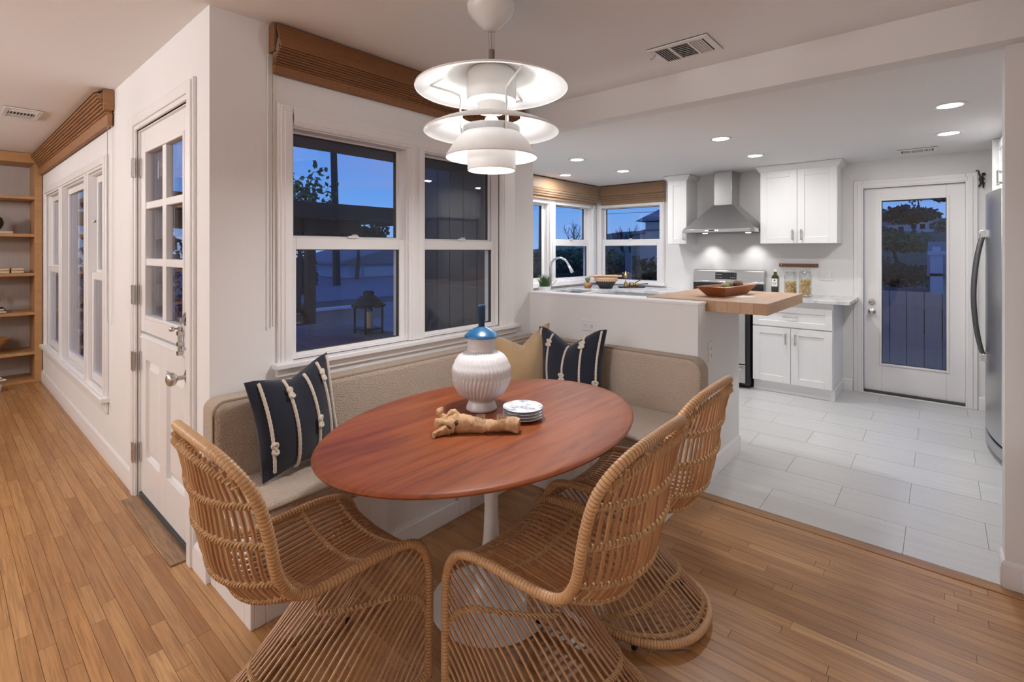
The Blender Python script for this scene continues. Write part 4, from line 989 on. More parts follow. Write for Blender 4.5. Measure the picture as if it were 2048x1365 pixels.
# sink side counters behind the half wall
mb = MB(); SX0, SX1, SY0, SY1 = -3.30, -2.93, 4.22, 4.92
mb.box(XK + .002, SX0, 2.885, YF - .002, .888, .920).box(SX1, -2.885, 2.885, 5.24, .888, .920).box(SX0, SX1, 2.885, SY0, .888, .920).box(SX0, SX1, SY1, YF - .002, .888, .920).box(SX1, -2.20, 5.24, YF - .002, .888, .920)
o = mb.build('countertop', M['marble'], bevel=.003); tag(o, 'long white marble counter with the sink under the kitchen corner windows', 'countertop')
sk = thing('sink', 'undermount steel sink in the marble counter beside the faucet', 'sink', ((SX0+SX1)/2, (SY0+SY1)/2, .70))
mb = MB().box(SX0-.012, SX0, SY0-.012, SY1+.012, .70, .887).box(SX1, SX1+.012, SY0-.012, SY1+.012, .70, .887).box(SX0, SX1, SY0-.012, SY0, .70, .887).box(SX0, SX1, SY1, SY1+.012, .70, .887).box(SX0, SX1, SY0, SY1, .70, .712)
mb.build('basin', M['steel'], sk, bevel=.003); MB().lathe([(0,.712),(.045,.712),(.045,.716),(.03,.714),(0,.713)], ((SX0+SX1)/2, (SY0+SY1)/2, 0), 20).build('drain', M['chrome'], sk)
bs = thing('base_cabinet', 'white sink base cabinet run behind the half wall', 'cabinet', (-3.2, 4.0, 0))
MB().box(XK + .002, -2.925, 2.885, 4.19, .10, .885).box(XK + .002, -2.925, 4.95, YF - .002, .10, .885).box(XK + .002, -2.95, 4.19, 4.95, .10, .68).box(XK + .002, -2.98, 2.89, YF - .002, 0, .10).box(-2.925, -2.20, 5.29, YF - .002, .0, .885).build('carcass', M['cab'], bs)
for k in range(4): shaker('door', TX(-2.905, -1), 2.90 + .47*k, 3.36 + .47*k, .11, .86 if k not in (3,) else .67, bs, (3.32 + .47*k, .60))
for k in range(1): shaker('door', TY(5.272, 1), -2.88, -2.22, .11, .86, bs, (-2.26, .70))
fa = thing('faucet', 'chrome gooseneck kitchen faucet at the sink window', 'faucet', (-3.41, 4.63, .92))
b0 = Vector((-3.410, 4.630, .92)); e = Vector((.86, .50, 0)).normalized(); q = lambda r, z: b0 + e * r + Vector((0, 0, z))
MB().lathe([(0,0),(.030,0),(.030,.006),(.022,.012),(.019,.05),(.016,.06),(0,.06)], b0, 24).build('base', M['chrome'], fa)
pts = [q(0, .03), q(0, .12), q(0, .24)] + [q(.105 - .105*math.cos(R(a)), .255 + .115*math.sin(R(a))) for a in range(0, 168, 12)]
MB().tube(pts, .0125, 14).build('spout', M['chrome'], fa)
p9, p8 = pts[-1], pts[-2]; dr = (p9 - p8).normalized()
MB().tube([p9, p9 + dr*.02, p9 + dr*.06, p9 + dr*.105, p9 + dr*.115], [.0135,.0165,.0175,.021,.018], 14).build('spray_head', M['chrome'], fa)
MB().tube([q(0,.05) , q(0,.05) + Vector((.01,.05,.02)), q(0,.05) + Vector((.02,.09,.055))], [.009,.007,.006], 8).build('lever', M['chrome'], fa)

pc = thing('peninsula_cabinet', 'white peninsula cabinet end behind the half wall under the butcher block', 'cabinet', (-1.6, 3.3, 0))
MB().box(-2.20, -1.0502, YH + .122, 3.602, 0, 1.012).build('carcass', M['wall'], pc)
for k in range(2): shaker('door', TY(3.622, -1), -2.18 + .56*k, -1.64 + .56*k, .10, .99, pc, (-1.68 + .56*k if k == 0 else -1.58, .85))
bb = thing('butcher_block', 'thick maple butcher block counter overhanging the end of the half wall', 'countertop', (-1.07, 3.4, 1.014))
nst = 10; bx0, bx1 = -1.428, -.717
for k in range(nst): MB().box(bx0 + (bx1-bx0)*k/nst + .0003, bx0 + (bx1-bx0)*(k+1)/nst - .0003, YH + .128, 3.875, 1.014, 1.078).build('stave', M['butcher'], bb, bevel=.0008, seg=1)
# fridge ----------------------------------------------------------------
fr = thing('fridge', 'stainless steel fridge with a curved door and long bar handles', 'fridge', (.7, 4.85, 0))
MB().box(.375, 1.12, 4.412, 5.308, .02, 1.775).build('body', M['steel_dark'], fr, bevel=.004)
def bulge(y0, y1, z0, z1, name):
    n = 10; poly = [(.372, y1), (.372, y0)]; front = []
    for k in range(n+1):
        y = y0 + (y1-y0)*k/n; s = (y - 4.86) / .45; front.append((.292 - .052*(1 - s*s), y))
    return MB().prism([(.372, y0)] + front + [(.372, y1)], 'z', z0, z1).build(name, M['steel'], fr, bevel=.005, ang=30)
DR_ = bulge(4.868, 5.306, .125, 1.772, 'door'); DL_ = bulge(4.414, 4.862, .125, 1.772, 'door'); bulge(4.42, 5.30, .035, .108, 'toe_grille')
for y, dd in ((4.915, DR_), (4.815, DL_)):
    b = MB(); n = 24
    b.tube([(.232 - .055*math.sin(PI*k/n)**.7, y + (.012 if y > 4.86 else -.012)*math.sin(PI*k/n), .62 + .87*k/n) for k in range(n+1)], .014, 10)
    b.build('handle', M['steel_dark'], dd)
    for z in (.62, 1.49): MB().obox((.228, y, z), (.045, .032, .055)).build('handle_mount', M['chrome'], dd, bevel=.006)
for y in (4.46, 5.26): MB().lathe([(0,0),(.02,0),(.02,.04),(0,.04)], (.36, y, 0), 12).build('foot', M['black'], fr)
MB().obox((.335, 4.45, .03), (.05, .03, .03)).build('hinge', M['black'], fr)

# things on the counters --------------------------------------------------
def jar(label, x, y, h, fill, pm):
    o = thing('glass_jar', label, 'jar', (x, y, .92), 0, 'clip-top pasta jars by the wall')
    r = .056; z = .92
    MB().lathe([(0,0),(r*.92,0),(r,.008),(r,h*.70),(r*.93,h*.80),(r*.80,h*.86),(r*.80,h*.90),(r*.76,h*.90),(r*.76,h*.86),(r*.89,h*.79),(r*.95,h*.69),(r*.95,.012),(r*.88,.006),(0,.006)], (x, y, z), 32).build('jar_body', M['glass_thin'], o, ang=60)
    MB().lathe([(0,h*.905),(r*.82,h*.905),(r*.84,h*.93),(r*.80,h*.965),(r*.5,h*.985),(0,h*.99)], (x, y, z), 28).build('lid', M['glass_thin'], o, ang=60)
    MB().lathe([(r*.78,h*.897),(r*.86,h*.897),(r*.86,h*.908),(r*.78,h*.908),(r*.78,h*.897)], (x, y, z), 28).build('seal', M['rope'], o)
    b = MB(); b.tube([(x + r*.87*math.cos(2*PI*k/24), y + r*.87*math.sin(2*PI*k/24), z + h*.84) for k in range(24)], .0018, 6, closed=True)
    b.tube([(x + .02, y - r*.87, z + h*.84), (x + .02, y - r*1.05, z + h*.80), (x + .02, y - r*1.0, z + h*.97), (x - .02, y - r*1.0, z + h*.97), (x - .02, y - r*1.05, z + h*.80), (x - .02, y - r*.87, z + h*.84)], .0018, 6)
    b.build('wire_clip', M['chrome'], o)
    mb = MB(); rg_ = random.Random(int(x*1000))
    for k in range(300):
        a = rg_.random()*2*PI; rad = r*.92*math.sqrt(rg_.random()); zz = .012 + (h*fill)*rg_.random()
        d = Vector((rg_.uniform(-1,1), rg_.uniform(-1,1), rg_.uniform(-1,1))).normalized(); cc = Vector((x + rad*.86*math.cos(a), y + rad*.86*math.sin(a), z + zz + .008)); u = d.orthogonal().normalized()
        mb.tube([cc - d*.011 + u*.004, cc - u*.003, cc + d*.011 + u*.004], .0058 if pm else .0035, 6)
    tag(mb.build('pasta', M['pasta'], o), kind='stuff')
    return o
jar('left clip-top glass jar of short shell pasta under the wooden wall rail', -1.142, 5.60, .275, .42, True)
jar('right clip-top glass jar of curly pasta nearer the light switch', -1.002, 5.545, .285, .52, False)
bo = thing('oil_bottle', 'dark green square olive oil bottle with a white label by the stove', 'bottle', (-1.292, 5.65, .92))
w = .033; prof = [(.0, w), (.175, w), (.195, w*.8), (.205, .015), (.235, .0135)]
vs, fs = [], []
for z, hw in prof:
    c8 = hw * .28
    for sx, sy in ((-1,-1),(1,-1),(1,1),(-1,1)):
        vs += [(-1.292 + sx*hw, 5.65 + sy*(hw - c8), .92 + z), (-1.292 + sx*(hw - c8), 5.65 + sy*hw, .92 + z)] if sx*sy > 0 else [(-1.292 + sx*(hw - c8), 5.65 + sy*hw, .92 + z), (-1.292 + sx*hw, 5.65 + sy*(hw - c8), .92 + z)]
for i in range(len(prof)-1):
    for j in range(8): fs.append((i*8+j, i*8+(j+1) % 8, (i+1)*8+(j+1) % 8, (i+1)*8+j))
fs += [list(range(8))[::-1], [32+j for j in range(8)]]
MB().add(vs, fs).build('bottle_body', mat('olive_glass', (.035,.05,.006), .1, coat=.6), bo, ang=30)
MB().lathe([(0,.233),(.0155,.233),(.0155,.262),(0,.263)], (-1.292, 5.65, .92), 16).build('cap', M['plastic'], bo)
lb = MB().box(-1.319, -1.265, 5.6155, 5.6172, 1.005, 1.085).build('paper_label', M['paper'], bo, smooth=False)
MB().box(-1.319, -1.265, 5.6152, 5.6172, .955, .990).build('lower_label', M['iron'], bo, smooth=False)
MB().lathe([(0,0),(.008,0),(.008,-.0008),(0,-.0008)], (-1.292, 5.6155, 1.068), 16, 'y').build('emblem', M['iron'], lb)
for k in range(3): MB().box(-1.308, -1.276, 5.6147, 5.6155, 1.043 - .011*k, 1.046 - .011*k).build('print_line', M['iron'], lb, smooth=False)
rl = MB().box(-1.302, -.944, YF - .022, YF - .001, 1.204, 1.236).build('wall_rail', mat('walnut', (.20,.085,.04), .5, grain=((3,40,40),(.13,.05,.02),.5,.4)), bevel=.002); tag(rl, 'narrow walnut wood rail on the kitchen wall above the jars', 'rail')
for x in (-1.28, -.966): MB().lathe([(0,0),(.005,0),(.004,-.003),(0,-.004)], (x, YF - .022, 1.22), 10, 'y').build('screw', M['brass'], rl)
def plate(name, label, T, a, z, w, h, cat_, kind):
    o = thing(name, label, cat_, T(a, 0, z))
    tbox(MB(), T, a-w/2, a+w/2, -.006, 0, z-h/2, z+h/2).build('cover_plate', M['plastic'], o, bevel=.003)
    if kind == 'switch':
        for s in (-1, 1): tbox(MB(), T, a + s*.024 - .016, a + s*.024 + .016, -.010, -.004, z-.033, z+.033).build('rocker', M['trim'], o, bevel=.003)
    else:
        horiz = w > h
        for s in (-1, 1):
            ca, cz = (a + s*.021, z) if horiz else (a, z + s*.021)
            f = tbox(MB(), T, ca-.016, ca+.016, -.008, -.004, cz-.015, cz+.015).build('receptacle', M['trim'], o, bevel=.003)
            b = MB()
            for da in (-.006, .006):
                x_, z_ = (ca, cz + da) if horiz else (ca + da, cz)
                tbox(b, T, x_-(.0042 if horiz else .0012), x_+(.0042 if horiz else .0012), -.0088, -.0078, z_-(.0012 if horiz else .0042), z_+(.0012 if horiz else .0042))
            gx, gz = (ca - .010, cz) if horiz else (ca, cz - .010); tbox(b, T, gx-.002, gx+.002, -.0088, -.0078, gz-.002, gz+.002)
            b.build('slot', M['slot'], f, smooth=False)
    return o
plate('light_switch', 'double white rocker switch on the wall right of the jars', T_KF, -.872, 1.128, .118, .118, 'switch', 'switch')
plate('wall_outlet', 'white duplex outlet on the half wall above the bench', TY(YH, 1), -1.767, .873, .118, .074, 'outlet', 'outlet')
plate('wall_outlet', 'white outlet on the end of the half wall below the butcher block', TX(-1.05, -1), 3.036, .765, .074, .118, 'outlet', 'outlet')
# mixing bowl, rolling pin, succulent, tray set
bx_, by_ = -3.045, 5.25
bw = thing('mixing_bowl', 'black conical bowl with a tan scalloped rim on the marble counter', 'bowl', (bx_, by_, .92))
MB().lathe([(0,0),(.072,0),(.076,.005),(.128,.094),(.123,.096),(.070,.010),(0,.010)], (bx_, by_, .92), 40).build('bowl_body', M['iron'], bw, ang=60)
def scal(r, z, a): return r
MB().lathe([(.1285,.092),(.1315,.098),(.141,.126),(.138,.130),(.127,.104),(.1225,.096),(.1285,.092)], (bx_, by_, .92), 40).build('rim', mat('tan_glaze', (.55,.36,.22), .5), bw, ang=60)
for k in range(30):
    a = 2*PI*k/30; MB().ball((bx_ + .1305*math.cos(a), by_ + .1305*math.sin(a), .92 + .093), (.011,.011,.010), 6, 5).build('scallop', bpy.data.materials['tan_glaze'], bw)
u = Vector((math.cos(YAW), math.sin(YAW), 0)); c0 = Vector((bx_, by_, .92 + .146))
rp_ = MB().tube([c0 - u*.195, c0 - u*.185, c0 - u*.165, c0 - u*.150, c0 - u*.145, c0 + u*.145, c0 + u*.150, c0 + u*.165, c0 + u*.185, c0 + u*.195], [.008,.013,.013,.010,.0165,.0165,.010,.013,.013,.008], 14).build('rolling_pin', mat('beech', (.60,.36,.22), .5), ang=50); tag(rp_, 'pale wooden rolling pin lying across the black bowl', 'rolling pin')
sx_, sy_ = -3.245, 5.165
su = thing('succulent', 'small green succulent in a round brown clay pot on the counter', 'plant', (sx_, sy_, .92))
MB().lathe([(0,0),(.036,0),(.038,.006),(.050,.022),(.052,.040),(.046,.058),(.036,.066),(.031,.060),(0,.058)], (sx_, sy_, .92), 28).build('pot', mat('brown_clay', (.42,.20,.09), .7), su, ang=60)
for k, a in enumerate((-1.2, -.75, -.3)):
    aa = YAW + a - .3; b = MB(); p_ = Vector((sx_, sy_, .95)); d = Vector((math.cos(aa), math.sin(aa), 0)); t_ = Vector((-d.y, d.x, 0))
    b.tube([p_ + d*.0495 + t_*(.009*math.cos(R(g))) + Vector((0,0,.016*math.sin(R(g)))) for g in range(0, 360, 30)], .003, 5, closed=True); b.build('carved_mark', mat('dark_clay', (.20,.09,.04), .7), su)
for k in range(11):
    a = 2.4*k; tilt = .35 + .05*(k % 5); L = .075 - .002*k; d = Vector((math.cos(a)*math.sin(tilt), math.sin(a)*math.sin(tilt), math.cos(tilt)))
    p_ = Vector((sx_, sy_, .98)); MB().tube([p_, p_ + d*L*.4, p_ + d*L*.75 + Vector((0,0,.004)), p_ + d*L + Vector((0,0,.008))], [.006,.011,.008,.0015], 6).build('leaf', mat('succulent_green', (.16,.24,.13), .5) if k == 0 else bpy.data.materials['succulent_green'], su)
tx_, ty_ = -2.885, 5.590
U2 = Matrix.Rotation(YAW, 3, 'Z')
tr = thing('slate_tray', 'flat dark slate tray under the brass measuring set', 'tray', (tx_, ty_, .92))
mb = MB().prism([tuple((U2 @ Vector((x, y, 0)))[:2]) for x, y in rounded(-.158, .158, -.07, .07, .03, 5)], 'z', .921, .930); mb.v = [(x + tx_, y + ty_, z) for x, y, z in mb.v]; mb.build('tray_base', M['iron'], tr, bevel=.002)
mx_, my_ = tx_ - .07*u.x, ty_ - .07*u.y
pm_ = thing('pepper_mill', 'tall brass pepper mill with a T handle on the slate tray', 'mill', (mx_, my_, .93))
MB().lathe([(0,0),(.023,0),(.024,.012),(.022,.05),(.014,.056),(.006,.06),(.0055,.105),(.012,.11),(.021,.116),(.023,.135),(.018,.152),(.008,.162),(.005,.185),(0,.19)], (mx_, my_, .93), 24).build('mill_body', M['brass'], pm_, ang=40)
b = MB(); cH = Vector((mx_, my_, .93 + .168)); b.tube([cH - u*.034, cH + u*.034], .0035, 8); b.ball(cH - u*.036, .007); b.ball(cH + u*.036, .007); b.build('crank', M['brass'], pm_)
for k, (off, lab, ha) in enumerate(((.0, 'larger brass measuring cup with a dark raised handle on the slate tray', .5), (.068, 'smaller brass measuring cup with a level dark handle on the slate tray', .06))):
    cx_, cy_ = tx_ + off*u.x + .0*u.y, ty_ + off*u.y; r = .034 - .008*k
    mc = thing('measuring_cup', lab, 'cup', (cx_, cy_, .93))
    MB().lathe([(0,0),(r*.9,0),(r,.004),(r,.048-.012*k),(r-.002,.048-.012*k),(r-.003,.006),(0,.005)], (cx_, cy_, .93), 24).build('cup_body', M['brass'], mc, ang=50)
    p0 = Vector((cx_, cy_, .93 + .04 - .012*k)) + u*r; dd = (u*math.cos(ha) + Vector((0,0,math.sin(ha))))
    MB().tube([p0, p0 + dd*.03, p0 + dd*.11], [.004,.0055,.0065], 8).build('handle', mat('dark_walnut', (.06,.03,.02), .5) if k == 0 else bpy.data.materials['dark_walnut'], mc)
gx, gy = -3.17, 4.20
gp = thing('potted_grass', 'small pot of bushy green grass on the counter by the faucet', 'plant', (gx, gy, .92))
MB().lathe([(0,0),(.055,0),(.068,.075),(.064,.075),(.06,.065),(0,.065)], (gx, gy, .92), 24).build('pot', M['plastic'], gp, ang=50)
mb = MB(); rg_ = random.Random(5)
for k in range(230):
    a = rg_.random()*2*PI; r = .055*math.sqrt(rg_.random()); L = rg_.uniform(.07, .155); sp = rg_.uniform(.0, .075); w_ = .0028
    p0 = Vector((gx + r*math.cos(a), gy + r*math.sin(a), .985)); d = Vector((math.cos(a), math.sin(a), 0)); t_ = Vector((-d.y, d.x, 0))
    p1 = p0 + d*sp*.35 + Vector((0,0,L*.6)); p2 = p0 + d*sp*1.3 + Vector((0,0,L))
    mb.add([p0 - t_*w_, p0 + t_*w_, p1 + t_*w_*.8, p1 - t_*w_*.8, p2], [(0,1,2,3),(3,2,4)])
tag(mb.build('grass_blades', M['grassm'], gp, smooth=False, recalc=False), kind='stuff')
# dough bowl and card on the butcher block
db = thing('dough_bowl', 'long reddish wooden dough bowl on the butcher block', 'bowl', (-1.05, 3.42, 1.079))
ax = Vector((.10, .99, 0)).normalized(); pxv = Vector((-.99, .10, 0)).normalized() * -1; cb = Vector((-1.075, 3.44, 1.079))
def trap(hl, hw, z): return [cb + ax*s*hl + pxv*t*hw + Vector((0,0,z)) for s, t in ((-1,-1),(-1,1),(1,1),(1,-1))]
o1, o2, i2, i1 = trap(.185, .058, 0), trap(.255, .098, .062), trap(.240, .084, .062), trap(.17, .045, .012)
MB().add(o1 + o2 + i2 + i1, [(0,3,2,1)] + [(a*4+i, a*4+(i+1) % 4, (a+1)*4+(i+1) % 4, (a+1)*4+i) for a in range(3) for i in range(4)] + [(12,13,14,15)]).build('bowl_body', mat('red_dough_wood', (.34,.115,.035), .35, grain=((4,40,40),(.24,.07,.02),.5,.5)), db, bevel=.005)
rg_ = random.Random(11)
for k, (s, t, z, rx, col, lab) in enumerate(((-.06,.01,.055,.055,'olive','nearest olive green gourd in the dough bowl'),(.05,-.012,.062,.06,'olive','middle striped olive gourd in the dough bowl'),(.15,.012,.052,.055,'mauve','farthest mauve brown gourd in the dough bowl'),(.09,.03,.070,.045,'mauve','upper mauve brown gourd in the dough bowl'))):
    p_ = cb + ax*s + pxv*t + Vector((0,0,z)); m_ = bpy.data.materials.get('gourd_' + col) or mat('gourd_' + col, (.20,.19,.06) if col == 'olive' else (.24,.13,.10), .6, grain=((60,8,60),(.38,.33,.17) if col == 'olive' else (.34,.24,.20),.6,.6))
    mb = MB(); Mr = Matrix.Rotation(R(84 + 12*k), 3, 'Z')
    pts = [p_ + Mr @ Vector((x, .006*math.sin(x*40), 0)) for x in (-rx, -rx*.8, -rx*.4, 0, rx*.4, rx*.8, rx, rx*1.25)]
    mb.tube(pts, [.006,.018,.027,.029,.026,.016,.007,.004], 12); g = mb.build('gourd', m_, ang=60); tag(g, lab, 'gourd', 'dried gourds in the dough bowl')
pcd = MB().add([(-1.0,3.262,1.0785),(-.93,3.262,1.0785),(-.87,3.36,1.0790),(-.955,3.37,1.084),(-1.0,3.262,1.0797),(-.93,3.262,1.0797),(-.87,3.36,1.0802),(-.955,3.37,1.0855)], [(0,3,2,1),(4,5,6,7),(0,1,5,4),(1,2,6,5),(2,3,7,6),(3,0,4,7)]).build('paper_card', M['paper'], smooth=False); tag(pcd, 'small white card lying beside the dough bowl', 'card')
# monkey ornament on the corner of the kitchen door casing
mk = thing('hanging_figurine', 'tiny black monkey figurine hanging from the top right corner of the glass door frame', 'figurine', (.262, YF - .03, 1.94))
b = MB(); yk = YF - .034; P3 = lambda x, z, y=0: (.262 + x, yk + y, 1.985 + z)
b.tube([P3(-.002,.028), P3(-.004,-.005), P3(.004,-.035)], [.011,.014,.013], 10); b.ball(P3(.013,.040,-.004), (.014,.012,.013), 12, 8)
b.tube([P3(-.006,.024), P3(-.016,.048), P3(-.018,.070), P3(-.026,.078), P3(-.036,.068)], [.0065,.0055,.005,.005,.004], 8)
b.tube([P3(.004,.022,-.008), P3(.016,.004,-.010), P3(.010,-.012,-.012)], [.0055,.005,.004], 8)
b.tube([P3(-.002,-.03), P3(-.010,-.052), P3(-.018,-.066)], [.0085,.0065,.005], 8); b.tube([P3(.008,-.03), P3(.012,-.056), P3(.010,-.078)], [.0085,.0065,.005], 8)
b.tube([P3(.004,-.038,.006), P3(.018,-.045,.008), P3(.022,-.03,.008)], .003, 6)
b.build('body', M['black'], mk, ang=60)
# ================================================================== OUTSIDE
def leafy(mb, c, r, n, size, rg):
    for _ in range(n):
        v = Vector((rg.gauss(0,1), rg.gauss(0,1), rg.gauss(0,1))).normalized() * (rg.random() ** .4)
        p = Vector(c) + Vector((v.x*r[0], v.y*r[1], v.z*r[2])); a = Vector((rg.uniform(-1,1), rg.uniform(-1,1), rg.uniform(-1,1))).normalized() * size * rg.uniform(.6, 1.3); b = a.orthogonal().normalized() * size * .5
        mb.add([p - a, p + b, p + a, p - b], [(0,1,2,3)])
    return mb
M['foliage_dark'] = mat('foliage_dark', (.035,.052,.030), .8, rnd=[((.055,.075,.035),.7)])
M['foliage_mid'] = mat('foliage_mid', (.11,.16,.07), .8, rnd=[((.17,.21,.09),.7)])
M['bark'] = mat('bark', (.07,.055,.05), .9); M['timber'] = mat('stained_timber', (.055,.042,.035), .7, grain=((4,40,40),(.03,.023,.02),.5,.4))
M['siding'] = mat('grey_siding', (.17,.17,.165), .7, grain=((50,50,2),(.14,.14,.135),.4,.2)); M['conc'] = mat('concrete', (.30,.30,.31), .9, var=(2,(.24,.24,.25),.5))
M['fence'] = mat('grey_fence_paint', (.36,.36,.37), .7, grain=((50,50,2),(.31,.31,.32),.4,.2)); M['stucco'] = mat('stucco', (.86,.66,.52), .9, bump=(30,.3)); M['roofing'] = mat('roof_shingle', (.26,.28,.31), .9); M['white_ext'] = mat('white_render', (.72,.72,.74), .8); M['blue_ext'] = mat('blue_render', (.42,.55,.70), .8)
def tree(name, label, x, y, zb, h, r, n, leaf, mtl, rg, trunk=.12, group=None, flat=.75):
    o = thing(name, label, 'tree', (x, y, zb), 0, group)
    MB().tube([(x, y, zb), (x + .1*r, y, zb + h*.35), (x - .05*r, y + .1*r, zb + h*.7)], [trunk, trunk*.8, trunk*.4], 8).build('trunk', M['bark'], o)
    mb = MB()
    for k in range(7):
        a = 2*PI*k/7; rr_ = r * (.55 if k else 0); leafy(mb, (x + rr_*math.cos(a), y + rr_*math.sin(a), zb + h*(.72 + .16*rg.random())), (r*.62, r*.62, h*.22*flat), n//7, leaf, rg)
    tag(mb.build('crown', mtl, o, smooth=False, recalc=False), kind='stuff'); return o
def bare(name, label, x, y, zb, h, rg, group=None, mtl='bark'):
    o = thing(name, label, 'tree', (x, y, zb), 0, group); mb = MB()
    def grow(p, d, L, r, k):
        q = p + d*L; mb.tube([p, q], [r, r*.65], 5)
        if k:
            for _ in range(3): grow(p + d*L*rg.uniform(.55,1), (d + Vector((rg.uniform(-.7,.7), rg.uniform(-.7,.7), rg.uniform(-.1,.5)))).normalized(), L*.68, r*.6, k-1)
    grow(Vector((x, y, zb)), Vector((0, 0, 1)), h*.38, h*.018, 4); tag(mb.build('branches', M[mtl], o, smooth=False), kind='stuff'); return o
rg = random.Random(21)
g = MB().box(-60, 30, YD + .14, 26, -.5, -.16).box(-60, -7.75, -40, YD + .14, -.5, -.16).build('ground', mat('ground_ext', (.10,.10,.095), .95, var=(.6,(.16,.15,.13),.6)), smooth=False); tag(g, kind='structure')
tag(MB().box(-12, XW - .13, YD + .13, 2.74, -.2, -.10).box(-12, XK - .14, 2.74, 9, -.2, -.10).build('patio', M['conc'], smooth=False), kind='structure')
tag(MB().box(-60, -14, 3, 40, -.17, -.14).build('road', mat('asphalt_blue', (.22,.24,.30), .8), smooth=False), kind='structure')
# board siding of the kitchen bump-out, seen through the right dining pane
sd = struct('wall_bay_siding', (XK, 2.74, 0))
for k in range(8):
    a0 = XK - .13 + .1565*k; MB().box(a0 + .003, a0 + .1535, 2.742, 2.759, -.1, 2.5).build('board', M['siding'], sd, smooth=False)
tag(MB().box(-3.05, XW - .13, YD + .13, 2.74, 2.02, 2.06).build('ceiling_eave', M['siding'], smooth=False), kind='structure')
pg = thing('pergola', 'dark stained timber pergola roof outside the dining window', 'pergola', (-6.2, 3.4, -.1))
MB().box(-6.25, -6.12, 1.0, 7.2, 1.80, 2.0).build('beam', M['timber'], pg); MB().box(-6.5, -6.37, 1.0, 4.0, 1.62, 1.80).build('beam', M['timber'], pg)
MB().box(-8.6, -8.47, 1.0, 5.2, 1.70, 1.88).build('beam', M['timber'], pg)
for k in range(9): MB().box(-9.0, -6.25, 1.1 + .62*k, 1.15 + .62*k, 1.88, 1.98).build('rafter', M['timber'], pg)
for x, y in ((-6.3, 3.22), (-6.25, 6.9), (-8.53, 1.1)): MB().box(x - .055, x + .055, y - .055, y + .055, -.10, 1.80).build('post', M['timber'], pg, bevel=.004)
pt = thing('patio_table', 'dark slatted patio table outside the dining window', 'table', (-3.9, 2.0, -.1))
for k in range(7): MB().box(-4.45, -3.35, 1.58 + .135*k, 1.705 + .135*k, .655, .685).build('slat', M['siding'], pt, bevel=.003)
MB().box(-4.42, -3.38, 1.60, 2.49, .60, .655).build('apron', M['timber'], pt)
for x in (-4.38, -3.42):
    for y in (1.64, 2.45): MB().box(x - .035, x + .035, y - .035, y + .035, -.10, .60).build('leg', M['timber'], pt)
def pchair(label, x, y, rz):
    o = thing('patio_chair', label, 'chair', (x, y, -.10), rz, 'dark patio chairs')
    for sx in (-.24, .24):
        for sy in (-.22, .22): MB().box(sx-.022, sx+.022, sy-.022, sy+.022, 0, .44 if sy < 0 else .88).build('leg', M['timber'], o, local=True)
    MB().box(-.26, .26, -.25, .25, .42, .46).build('seat', M['timber'], o, local=True, bevel=.004)
    for k in range(4): MB().box(-.24, .24, .20, .225, .53 + .09*k, .59 + .09*k).build('slat', M['timber'], o, local=True)
    for sx in (-.27, .27): MB().box(sx-.025, sx+.025, -.22, .24, .64, .665).build('armrest', M['timber'], o, local=True)
pchair('dark wooden patio chair at the far side of the patio table', -4.85, 1.70, R(90)); pchair('dark wooden patio chair at the near side of the patio table', -2.95, 1.60, R(-80)); pchair('dark patio chair beside another at the far end of the patio table', -5.0, 2.42, R(100))
ln = thing('lantern', 'black metal lantern with scalloped hood on the patio table', 'lantern', (-3.62, 2.36, .685))
lx, ly, lz = -3.62, 2.36, .685
MB().box(lx-.085, lx+.085, ly-.085, ly+.085, lz+.03, lz+.045).build('base', M['iron'], ln, bevel=.003)
for sx in (-.08, .08):
    for sy in (-.08, .08): MB().box(lx+sx-.006, lx+sx+.006, ly+sy-.006, ly+sy+.006, lz, lz+.235).build('post', M['iron'], ln)
MB().lathe([(.118,.232),(.122,.238),(.105,.275),(.07,.305),(.05,.312),(.045,.318),(.048,.34),(.035,.352),(0,.354),(0,.30)], (lx, ly, lz), 24).build('hood', M['iron'], ln, ang=50)
for k in range(12):
    a = 2*PI*k/12; MB().ball((lx + .115*math.cos(a), ly + .115*math.sin(a), lz + .228), (.026,.026,.016), 8, 5).build('scallop', M['iron'], ln)
cdl = MB().lathe([(0,0),(.030,0),(.0305,.004),(.0305,.128),(.028,.132),(.006,.126),(0,.126)], (lx, ly, lz + .045), 24).tube([(lx, ly, lz+.17), (lx, ly, lz+.183)], .0012, 5).build('candle', mat('candle_wax', (.75,.62,.45), .5), ang=50); tag(cdl, 'cream pillar candle inside the black lantern', 'candle')
hs = thing('house', 'blue grey neighbour house with a low gable across the street', 'house', (-27, 19, -.15))
MB().box(-31, -25, 15.0, 24, -.15, .72).build('wall', M['blue_ext'], hs, smooth=False)
MB().prism([(14.4, .62), (24.6, .62), (24.6, .75), (19.5, 2.0), (14.4, .75)], 'x', -31.4, -24.6).build('roof', M['roofing'], hs, smooth=False)
MB().box(-25.02, -24.96, 16.0, 19.2, -.1, .45).build('garage_door', M['white_ext'], hs, smooth=False)
for y in (20.2, 22): MB().box(-25.02, -24.96, y, y+1.1, .05, .55).build('window', M['outer_black'], hs, smooth=False)
fw = thing('garden_wall', 'low pale wall at the edge of the patio', 'wall', (-9.5, 3, -.1))
MB().box(-9.6, -9.45, .9, 6.5, -.12, .16).build('wall_body', M['conc'], fw); MB().box(-9.65, -9.40, .9, 6.5, .16, .20).build('coping', M['white_ext'], fw)
